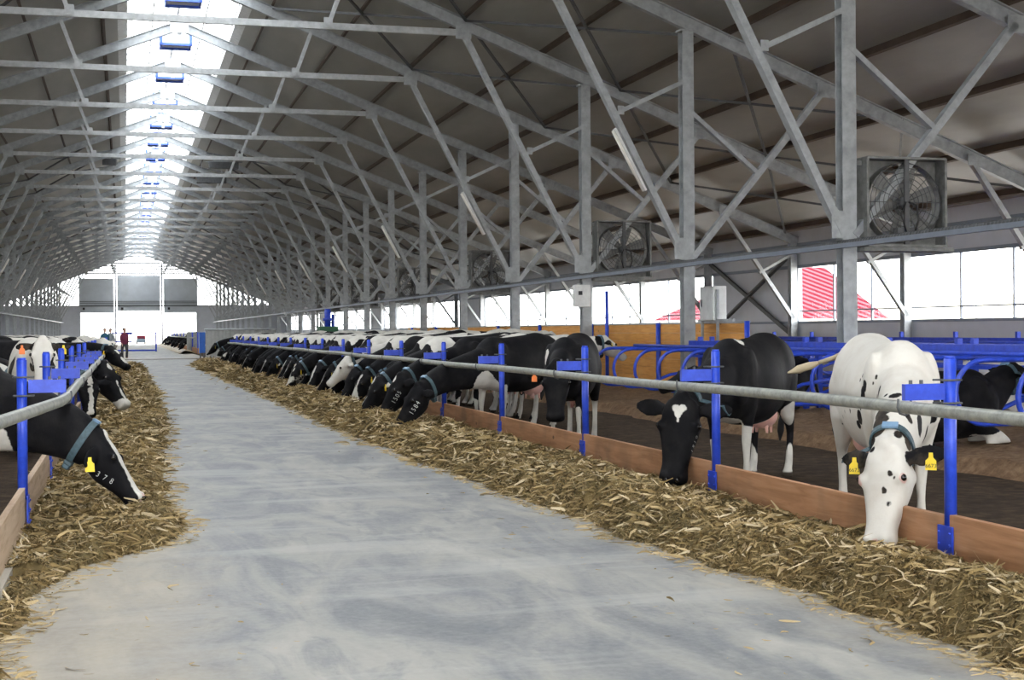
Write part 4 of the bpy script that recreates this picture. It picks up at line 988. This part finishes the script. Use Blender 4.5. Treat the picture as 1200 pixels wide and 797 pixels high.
# --- shared feeding poses
def feed_pose(rx, rz, turn, name, vox=.028, up=0):
    P = Vector((rx, turn*.5, rz)); hd = Vector((.52, turn*.9, {0: -.95, 1: -.42, 2: -.72}[up])).normalized(); Mz = P+hd*.63
    return make_body(P, Mz, (.9, turn*.4, .45), name, vox)
PO = [feed_pose(1.62, .68, 0, 'cow_feeding'), feed_pose(1.55, .70, .35, 'cow_feeding'), feed_pose(1.58, .72, -.3, 'cow_feeding'), feed_pose(1.62, .92, -.15, 'cow_feeding', up=2), feed_pose(1.45, 1.30, .1, 'cow_alert', up=1), feed_pose(1.50, .66, .12, 'cow_feeding'), feed_pose(1.70, .66, -.1, 'cow_feeding')]
CO = {}
def farcoat(pi, kind, seed):
    key = (pi, kind, seed)
    if key in CO: return CO[key]
    ps = PO[pi]
    face_ = {'blaze': [face_marks(ps, .05, .95, .038)], 'dark': [], 'star': [face_marks(ps, .12, .16, .05)], 'white': [face_marks(ps, .0, .95, .14, 'w', 0, .0)]}[kind]
    front = [((.95,0,1.0),(2.0,0,.75),.32,'k')]
    if pi in (1, 2): front = [((.95,0,1.0),tuple(ps.P+ps.ax*.3),.32,'k')]
    if kind == 'white': front = []
    c = coat(f'coat_pied_{pi}_{kind}_{seed}', 'k', seed=seed, thr=.50 if kind != 'white' else .42, scale=1.05, marks=front+face_+[((-.2,0,.45),(.4,0,.45),.12,'w')]+socks('w', .38)); CO[key] = c; return c
def far(pi, x, y, a, kind, seed, label, group=None, detail=True, z=0):
    return cow(PO[pi], (x, y, z), a, farcoat(pi, kind, seed), label, group, eyes=detail, col_=detail, tagm='yellow' if detail and seed % 2 > 1 else None)
# right row heads placed by the muzzle position
KD = {'blaze': 'white blaze', 'dark': 'all-black face', 'star': 'white forehead star', 'white': 'white face'}
rowR = [  # muzzle px, pose, kind, seed, yaw offset
 (424, 474, 0, 'blaze', 1.3, .25), (414, 451, 3, 'white', 2.7, .15), (398, 460, 1, 'white', 4.4, .3), (393, 441, 3, 'blaze', 5.9, .6),
 (349, 451, 0, 'star', 3.1, .2), (340, 449, 2, 'blaze', 7.7, .1), (331, 438, 1, 'blaze', 9.2, .2), (310, 434, 0, 'dark', 11.6, .1), (298, 430, 2, 'dark', 12.9, .0), (277, 428, 1, 'blaze', 14.5, .2), (262, 424, 0, 'star', 16.1, .0), (247, 418, 3, 'blaze', 17.3, .1)]
LR = ['black cow with a white blaze feeding just beyond the brand 1505 cow', 'cow holding its white pink-nosed face level above the feed, right row', 'cow with a white face down in the feed beside the one with an upright blaze', 'black cow with a bold white blaze looking out over the right-hand feed',
      'black cow with a small white star feeding near the middle of the right row', 'black cow with a white blaze in the middle trio of the right row', 'black cow with a short blaze, farthest of the middle trio in the right row', 'all-black cow in the farther right row, nearer of the black pair', 'all-black cow in the farther right row, farther of the black pair', 'black cow with a white blaze beyond the black pair in the right row', 'black cow with a white star, last but one feeding in the right row', 'black cow with raised white-marked head at the far end of the right row']
ys_used = []
last_y = 21.75+.4
for i, (px, py, pi, kd, sd_, yo) in enumerate(rowR):
    mzl = PO[pi].M; a = PI+yo
    zt = mzl.z; q = at(px, py, Z=zt)
    rot = Matrix.Rotation(a, 3, 'Z') @ mzl
    loc = (q.x-rot.x, q.y-rot.y)
    loc = (min(max(loc[0], 5.5), 5.9), loc[1])
    loc = (loc[0], max(loc[1], last_y+.80)); last_y = loc[1]
    ys_used.append(loc[1]); far(pi, loc[0], loc[1], a, kd, sd_, LR[i])
print('ROW', [round(v, 1) for v in ys_used])
WORLD = 6.0; SUN = 2.0; EXPO = .85
# ---- fill the right row between the individually matched animals
kinds = ['dark', 'blaze', 'star', 'dark', 'blaze']; n = 0
y = 22.8; seeds = [21.3, 22.9, 24.1, 27.7, 29.2]
allr = sorted(ys_used)
while y < 60:
    if all(abs(y-u) > .86 for u in allr):
        far((0, 5, 6, 2, 1)[(n*3+n//4) % 5], 5.65+R.uniform(-.1, .25), y, PI+R.uniform(-.25, .35), kinds[n % 5], seeds[(n*2) % 5], f'black and white cow packed into the right feeding row, {ORD[n]} of the gap fillers away from the viewer' if False else f'dark-headed pied cow half hidden in the right feeding row, {ORD[n]} such from the front', 'half-hidden cows in the right feeding row', detail=y < 40); allr.append(y); y += 1.0
        n += 1
    else: y += .15
# second line of cows standing behind the right row
n = 0
LB = ['black cow with a collar standing sideways behind the pine partition end of the row', 'white-backed cow standing sideways behind the facing black cow']
for i, (x, y, a, pi, kd, sd_) in enumerate(((8.4, 29.4, .15, 4, 'dark', 33.1), (7.95, 26.8, .1, 4, 'white', 31.7))):
    far(pi, x, y, a, kd, sd_, LB[i])
for i in range(14):
    y = 32+i*2.3; a = R.choice((.2, 2.9, .5, -.3)); far(4 if i % 2 else 3, 9.0+R.uniform(-.3, .5), y, a, ['white', 'blaze', 'dark'][i % 3], seeds[i % 5]+5, f'cow standing loose behind the right feeding row, {ORD[i]} from the front', 'cows loose behind the right row', detail=False, z=.08)
# lying cows
LY = make_body((1.25, .25, 1.42-.55+.05), (1.75, .40, .62), (.75, .1, .6), 'cow_lying', .022, legs='lie', drop=.50)
LY2 = make_body((1.35, 0, .72), (1.85, -.25, .42), (.7, 0, .7), 'cow_lying', .022, legs='lie', drop=.50)
def lyc(ps, loc, a, c, label, **k): return cow(ps, (*loc, .10), a, c, label, **k)
cA = coat('coat_lying_black', 'k', marks=[((1.2,0,.60),(1.25,.1,.5),.07,'w'), ((.6,.2,.1),(.9,.2,.1),.1,'w')])
cB = coat('coat_lying_socks', 'k', marks=[((.6,-.2,.05),(1.0,-.2,.1),.13,'w'), ((.6,.2,.05),(1.0,.2,.1),.13,'w'), ((-.7,0,.9),(-.5,.2,.5),.2,'w')])
cW = coat('coat_mostly_white', 'w', seed=4.2, thr=.60, scale=1.3); cW2 = coat('coat_mostly_white_two', 'w', seed=9.2, thr=.57, scale=1.3)
lyc(LY2, (10.2, 21.4), PI+.15, cA, 'black cow lying in bedding behind the looped dividers, left of the second post', col_=False)
lyc(LY, (8.85, 14.35), -.1, cB, 'black cow with collar and white foreleg lying right of the nearest post')
lyc(LY, (12.3, 17.6), .1, cW, 'white cow lying in the second cubicle row behind the black one at right', col_=False)
lyc(LY2, (16.6, 18.2), 2.6, cW2, 'white cow lying far back under the outer windows at the right edge', col_=False)
cow(PO[4], (14.6, 17.6, 0), -.1, coat('coat_cream_white', 'w', seed=2.2, thr=.62, scale=1.3), 'pale cow standing beyond the cubicles at the right picture edge', col_=False, eyes=False)
# ---- left side
left_used = [10.75]
for (pp, yy), (mm, y2), f_, loc, face, kd, ang, lab in (
    (((104, 444), 22.6), ((105, 488), 22.3), (.15, -.95, .2), (-2.05, 23.3), (1, -.25), 'blaze', 0, 'black cow with broad white blaze, face down in the left feed behind brand 378'),
    (((123, 430), 24.4), ((148, 477), 24.1), (.75, -.55, .3), (-1.95, 25.0), (1, -.1), 'star', 0, 'black cow with a white forehead spot reaching out over the left feed'),
    (((131, 409), 30.2), ((151, 431), 29.9), (.7, -.5, .4), (-1.95, 30.8), (1, -.1), 'blaze', 0, 'black and white cow lifting its head above the left feed, farthest of three')):
    P = tuple(at(*pp, Y=yy)); Mz = tuple(at(*mm, Y=y2)); ps, a = hero(loc, face, P, Mz, f_, vox=.022)
    mk = [face_marks(ps, -.02, 1.0, .05, 'w', 0, .07)] if kd == 'blaze' else [face_marks(ps, .06, .09, .05, 'w', 0, .07), face_marks(ps, .42, .86, .042, 'w', 0, .075)]
    if loc[1] > 30: mk = [face_marks(ps, .2, .3, .04), face_marks(ps, .6, .75, .06)]
    cow(ps, loc, a, coat('coat_left_'+str(int(loc[1])), 'k', seed=loc[1], thr=.52, marks=[((.9,0,1.0), tuple(ps.P+ps.ax*.35), .34, 'k')]+mk+socks()), lab, tagm='yellow' if loc[1] > 24 else None); left_used.append(loc[1])
left_used += [37.3, 39.2, 40.3, 43.2]
# white head looking straight out
ps = PO[4]; p = at(114, 396, Y=38.0)
e = cow(ps, (p.x-.25, 39.6, 0), -PI/2+.25, coat('coat_white_far', 'w', seed=1, thr=.62, marks=[face_marks(ps, .95, 1.05, .06, 'p')]), 'white-headed cow looking straight down the passage above the left fence', col_=False)
e = cow(ps, (-2.0, 37.0, 0), -.9, farcoat(4, 'dark', 5.2), 'black-headed cow with yellow tag left of the white head in the left row', col_=False, tagm='yellow')
e = cow(ps, (-1.45, 43.0, 0), -1.0, farcoat(4, 'dark', 8.2), 'black-headed cow with yellow tag right of the white head in the left row', col_=False, tagm='yellow')
cWl = [cW, cW2, coat('coat_left_pied', 'w', seed=6.6, thr=.53, scale=1.1), coat('coat_left_pied_two', 'w', seed=14.6, thr=.56, scale=1.4)]
y = 14.2; n = 0
while y < 75:
    if all(abs(y-u) > .9 for u in left_used) and not (16.4 < y < 20.4):
        pi = n % 3
        cow(PO[3 if n % 4 != 1 else 4], (-3.0, y, 0), R.uniform(-.15, .2), cWl[n % 4], f'white and black cow standing in the left feeding row, {ORD[n % 30]} half-hidden one from the front', 'half-hidden cows in the left row', eyes=False, col_=y < 30); n += 1; y += 1.15
        if n > 28: break
    else: y += .2
for i in range(16):
    y = 17+i*2.6; cow(PO[4] if i % 3 else PO[3], (-6.0-R.uniform(0, .9), y, 0), R.choice((.1, 3.0, .6, -.5)), cWl[i % 4], f'mostly white cow standing behind the left row, {ORD[i]} from the front', 'cows standing behind the left row', eyes=False, col_=False)
# distant black group beyond the screens
for i in range(9):
    far([0,1,2][i % 3], 5.9, 110.5+i*6.5, PI+R.uniform(-.1, .2), ['dark', 'dark', 'star'][i % 3], seeds[i % 5], f'tiny black cow feeding in the distant right group, {ORD[i]} nearest', 'distant black cows on the right', detail=False)
# ================================================================ FEED HEAPS
def heapR(x, y):
    front = float(np.interp(y, [5, 6.5, 8, 9.8, 15, 21, 30, 60], [3.78, 3.72, 3.58, 3.45, 3.27, 3.12, 3.15, 3.0]))
    front += .035*math.sin(y*1.9)+.03*math.sin(y*4.3+1)+.025*math.sin(y*9.1)
    u = (x-front)/(4.62-front)
    if u < 0: return -.03
    h = .27*math.sin(min(1, u*1.05)**.62*PI)**.8*(.8+.2*math.sin(y*1.3)) if u < 1 else 0
    h = max(h, .13*min(1, u*3)); h += .035*math.sin(x*9+y*5)*math.sin(y*7-x*4)+.02*math.sin(x*21)*math.sin(y*17)
    return max(-.03, h*min(1, u*6))
def heapL(x, y):
    front = float(np.interp(y, [6, 8.7, 9.2, 9.6, 10.2, 10.8, 11.5, 12.7, 14, 19, 22, 37, 60], [-.58, -.52, -.35, -.08, .25, .42, .36, .34, .34, .48, .62, .72, .7]))
    front += .04*math.sin(y*2.3+1)+.035*math.sin(y*5.1)
    u = (front-x)/(front+.70)
    if u < 0: return -.03
    top = .05 if y < 8.9 else .20*min(1, (y-8.7)/2)
    h = top*math.sin(min(1, u*1.05)**.6*PI)**.8 if u < 1 else 0
    h = max(h, .09*min(1, u*3) if y > 8.9 else .03*u); h += (.03*math.sin(x*9+y*5)*math.sin(y*7-x*4)+.018*math.sin(x*21)*math.sin(y*17))*(1 if y > 8.9 else .2)
    return max(-.03, h*min(1, u*6))
def haymat():
    t = NT('chopped_feed'); a = t.n('ShaderNodeAttribute'); a.attribute_name = 'tint'; p = t.pos()
    n1 = t.noise(p, 55, 5, .75); n2 = t.noise(p, 2.2, 3)
    base = t.ramp(a.outputs['Fac'], [(0, (.050,.038,.014)), (.22, (.135,.095,.034)), (.5, (.29,.20,.075)), (.8, (.50,.37,.18)), (1, (.70,.58,.38))])
    base = t.mix(t.math('MULTIPLY', t.mapr(n2, .42, .66), .35), base, (.12,.10,.04))
    base = t.mix(t.math('MULTIPLY', t.mapr(n1, .5, .75), .25), base, (.07,.055,.02)); t.col(base); t.rough(.8); t.bump(n1, .6, .02); return t.m
M['feed'] = haymat()
def make_heap(fn, x0, x1, y0, y1, count, seed, name, label, ylog=1.0, hot=()):
    rr = np.random.RandomState(seed)
    nx = int((x1-x0)/.035); ys = []; y = y0
    while y < y1: ys.append(y); y += max(.035, (y-2)*.0055)
    xs = np.linspace(x0, x1, nx); ny = len(ys)
    V = np.array([(x+.01*rr.randn(), y, fn(x, y)+(.012*rr.randn() if fn(x, y) > 0 else 0)) for y in ys for x in xs])
    F = np.array([(j*nx+i, j*nx+i+1, (j+1)*nx+i+1, (j+1)*nx+i) for j in range(ny-1) for i in range(nx-1)])
    tint = .22+.18*rr.rand(len(V))
    # blades: bent strips of 3 segments, 8 verts
    u = rr.rand(count); by = y0+((y1-y0+4)**(1-ylog)*u+4**(1-ylog)*(1-u))**(1/(1-ylog))-4 if ylog != 1.0 else 4*((y1-y0+4)/4)**u+y0-4
    bx = x0-.12+(x1-x0+.24)*rr.rand(count)
    h = np.array([fn(min(max(a, x0), x1-.001), b) for a, b in zip(bx, by)])
    edge = h <= 0
    near_ = np.array([max(fn(min(max(a+q, x0), x1-.001), b) for q in (-.16, .16)) for a, b in zip(bx, by)]) > 0
    keep = ~edge | (near_ & (rr.rand(count) < .10)) | (rr.rand(count) < .0012)
    # loose stalks only close to the heap foot
    bx, by, h, edge = bx[keep], by[keep], h[keep], edge[keep]; n = len(bx)
    far_ = np.clip((by-8)/30, 0, 1.6)
    big = rr.rand(n)**9
    Ls = (.016+.042*rr.rand(n)**1.5+.17*big)*(1+1.0*far_); Ws = (.0016+.0026*rr.rand(n)+.012*big*rr.rand(n))*(1+1.8*far_)
    ang = rr.rand(n)*6.283; pit = rr.randn(n)*.38*(~edge)
    dx = np.cos(ang)*np.cos(pit); dy = np.sin(ang)*np.cos(pit); dz = np.sin(pit)
    sx = -np.sin(ang); sy = np.cos(ang); rl = rr.randn(n)*.6; curl = rr.randn(n)*.25*Ls
    B = np.zeros((n, 8, 3)); z0 = np.where(edge, .004, h+.004+.022*rr.rand(n))
    for k in range(4):
        s = (k/3-.5); w = Ws*(.45, 1, .9, .3)[k]
        cx = bx+dx*Ls*s+sx*curl*(s*s*4); cy = by+dy*Ls*s+sy*curl*(s*s*4); cz = z0+np.abs(dz)*Ls*.4*0+dz*Ls*s+np.abs(np.sin(rl))*w-.012*(s*s*4)*(~edge)
        for q, sg in ((0, -1), (1, 1)):
            B[:, 2*k+q, 0] = cx+sg*sx*w*np.cos(rl); B[:, 2*k+q, 1] = cy+sg*sy*w*np.cos(rl); B[:, 2*k+q, 2] = np.maximum(cz+sg*w*np.sin(rl), .002)
    b0 = len(V)+8*np.arange(n); BF = np.stack([np.stack([b0+2*k, b0+2*k+1, b0+2*k+3, b0+2*k+2], 1) for k in range(3)], 1).reshape(-1, 4)
    bt = np.clip(rr.beta(1.7, 2.4, n)*.95+.42*big-.04, 0, 1); bt = np.where(edge, .75+.2*rr.rand(n), bt)
    VV = np.concatenate([V, B.reshape(-1, 3)]); FF = np.concatenate([F, BF]); TT = np.concatenate([tint, np.repeat(bt, 8)])
    me = bpy.data.meshes.new(name); me.vertices.add(len(VV)); me.vertices.foreach_set('co', VV.astype(np.float32).ravel())
    me.loops.add(FF.size); me.loops.foreach_set('vertex_index', FF.astype(np.int32).ravel()); me.polygons.add(len(FF))
    me.polygons.foreach_set('loop_start', np.arange(0, FF.size, 4, dtype=np.int32)); me.polygons.foreach_set('loop_total', np.full(len(FF), 4, dtype=np.int32)); me.update(calc_edges=True); me.validate()
    at_ = me.attributes.new('tint', 'FLOAT', 'POINT'); at_.data.foreach_set('value', TT.astype(np.float32)); me.materials.append(M['feed'])
    o = bpy.data.objects.new(name, me); COL.objects.link(o); tag(o, label, 'feed', kind='stuff'); return o
make_heap(heapR, 3.0-.4, 4.62, 3.0, 66, 520000, 11, 'chopped_feed_heap', 'long golden brown heap of chopped feed along the right fence', ylog=1.15)
make_heap(heapL, -.69, .85, 6.0, 62, 200000, 12, 'chopped_feed_heap', 'golden brown heap of chopped feed along the left fence', ylog=1.15)
# far heap of the distant section
fy = [100+i*1.5 for i in range(50)]; mb = MB(); vs = []
for y in fy:
    for k in range(9): x = 3.7+k*.14; vs.append((x+.1*math.sin(y*1.3), y, max(-.02, .22*math.sin(PI*k/8)+.04*math.sin(y*2+k))))
mb.add(vs, [(j*9+i, j*9+i+1, (j+1)*9+i+1, (j+1)*9+i) for j in range(49) for i in range(8)], True)
o = mb.build('chopped_feed_heap', None); t = NT('distant_feed'); t.col(t.ramp(t.noise(t.pos(), 12, 4, .7), [(.3, (.12,.09,.035)), (.7, (.38,.28,.13))])); o.data.materials.append(t.m)
tag(o, 'small distant heap of chopped feed in front of the distant black cows', 'feed', kind='stuff')
# ================================================================ PEOPLE
def person(px, py_head, py_feet, Y, top, legs, label, lean=0.0, a=0.0):
    f = at(px, py_feet, Y=Y); hgt = at(px, py_head, Y=Y).z; k = 1.74/1.74
    e = empty('person', (f.x, Y, 0), a, label, 'person')
    mb = MB(); Z = Vector((0,0,1)); X = Vector((1,0,0)); Yv = Vector((0,1,0))
    def tor(z, w, d, x=0, y=0): return (Vector((x, y, z)), X, Yv, w, d, d)
    loft(mb, [tor(.86,.15,.10), tor(.95,.17,.12), tor(1.1,.15,.105), tor(1.3,.18,.12), tor(1.42,.19,.11), tor(1.47,.10,.07), tor(1.52,.055,.055), tor(1.58,.055,.06)], 16)
    mb.ball((0,-.01,1.65), .092, .108, .13, 14, 10); mb.ball((0,-.12,1.63), .014, .02, .02, 6, 4)
    for s in (-1, 1):
        mb.ball((s*.08, .0, 1.64), .012, .02, .03, 6, 4)
        sw = s*.12
        limb(mb, [(s*.09,.0,.92,.09,.095),(s*.10,-sw*.4,.70,.075,.08),(s*.10,-sw*.9,.48,.055,.06),(s*.10,-sw*.7,.30,.052,.055),(s*.10,-sw*.6,.10,.04,.045),(s*.10,-sw*.6,.04,.045,.05)])
        mb.ball((s*.10, -sw*.6-.06, .035), .05, .13, .04, 10, 6)
        limb(mb, [(s*.17,0,1.40,.055,.055),(s*.215,.01,1.26,.048,.05),(s*.235,sw*.3,1.10,.04,.042),(s*.235,-.03+sw*.6,.96,.034,.034),(s*.235,-.07+sw*.8,.85,.026,.028)])
        mb.ball((s*.235, -.09+sw*.8, .80), .022, .04, .05, 8, 6)
        for q in range(4): mb.tube([(s*.235-.0, -.115+sw*.8+q*.018, .78), (s*.23, -.12+sw*.8+q*.018, .735), (s*.222, -.115+sw*.8+q*.018, .705)], .009, 6)
        mb.tube([(s*.225, -.125+sw*.8, .81), (s*.21, -.145+sw*.8, .775)], .010, 6)
    me = remesh(mb, 'person_body', .014, 3); b = bpy.data.objects.new('body', me); COL.objects.link(b); b.parent = e
    t = NT('skin'); t.col((.48,.28,.20)); t.rough(.55); me.materials.append(t.m)
    c = MB(); loft(c, [tor(.84,.17,.125), tor(.95,.185,.135), tor(1.1,.17,.125), tor(1.3,.20,.14), tor(1.43,.20,.125), tor(1.49,.10,.08)], 16)
    for s in (-1, 1):
        sw = s*.12; limb(c, [(s*.16,0,1.42,.07,.07),(s*.215,.01,1.26,.06,.062),(s*.235,sw*.3,1.10,.052,.054),(s*.235,-.03+sw*.6,.96,.046,.046),(s*.235,-.06+sw*.8,.88,.040,.042)])
    c.build('jacket', plain('jacket_cloth', top, .8), e)
    for s in (-1, 1):
        sw = s*.12; c = MB(); limb(c, [(s*.085,.0,.93,.098,.115),(s*.10,-sw*.4,.70,.088,.092),(s*.10,-sw*.9,.48,.068,.072),(s*.10,-sw*.7,.30,.066,.07),(s*.10,-sw*.6,.08,.06,.066)]); c.build('trouser_leg', plain('trouser_cloth', legs, .8), e)
    c = MB(); c.ball((0,.02,1.69), .104, .118, .115, 14, 8); c.build('hair', plain('hair_dark', (.03,.02,.015), .7), e)
    return e
person(146, 386, 419, 84.0, (.16,.02,.06), (.05,.05,.06), 'person in a dark red jacket standing at the left side of the blue gate', a=.5)
person(123, 384, 415, 88.0, (.02,.10,.16), (.03,.05,.08), 'person in dark teal clothes behind the left row, left of the pair', a=.2)
person(129.5, 386.5, 415, 92.0, (.30,.33,.35), (.05,.06,.09), 'person in pale grey top behind the left row, right of the pair', a=-.4)
# ================================================================ LIGHT
w = bpy.data.worlds.new('world'); SC.world = w; w.use_nodes = True; nt = w.node_tree; nt.nodes.clear()
out = nt.nodes.new('ShaderNodeOutputWorld'); bg = nt.nodes.new('ShaderNodeBackground'); nt.links.new(bg.outputs[0], out.inputs[0])
tc = nt.nodes.new('ShaderNodeTexCoord'); sp = nt.nodes.new('ShaderNodeSeparateXYZ'); nt.links.new(tc.outputs['Generated'], sp.inputs[0])
cr = nt.nodes.new('ShaderNodeValToRGB'); nt.links.new(sp.outputs[2], cr.inputs[0]); e = cr.color_ramp.elements
e[0].position = 0; e[0].color = (1,.985,.96,1); e[1].position = .5; e[1].color = (.96,.98,1,1)
nt.links.new(cr.outputs[0], bg.inputs[0]); bg.inputs[1].default_value = WORLD
sun = bpy.data.lights.new('sun', 'SUN'); sun.energy = SUN; sun.angle = math.radians(25); sun.color = (1,.97,.92)
so = bpy.data.objects.new('sun', sun); COL.objects.link(so); so.rotation_euler = (math.radians(38), math.radians(12), math.radians(20))
SC.view_settings.view_transform = 'Standard'; SC.view_settings.look = 'None'; SC.view_settings.gamma = 1; SC.view_settings.use_curve_mapping = False
SC.view_settings.exposure = EXPO
cy = SC.cycles; cy.max_bounces = 10; cy.diffuse_bounces = 6; cy.transparent_max_bounces = 24; cy.transmission_bounces = 4; cy.glossy_bounces = 3
cy.use_denoising = True; cy.use_light_tree = True; cy.sample_clamp_indirect = 6
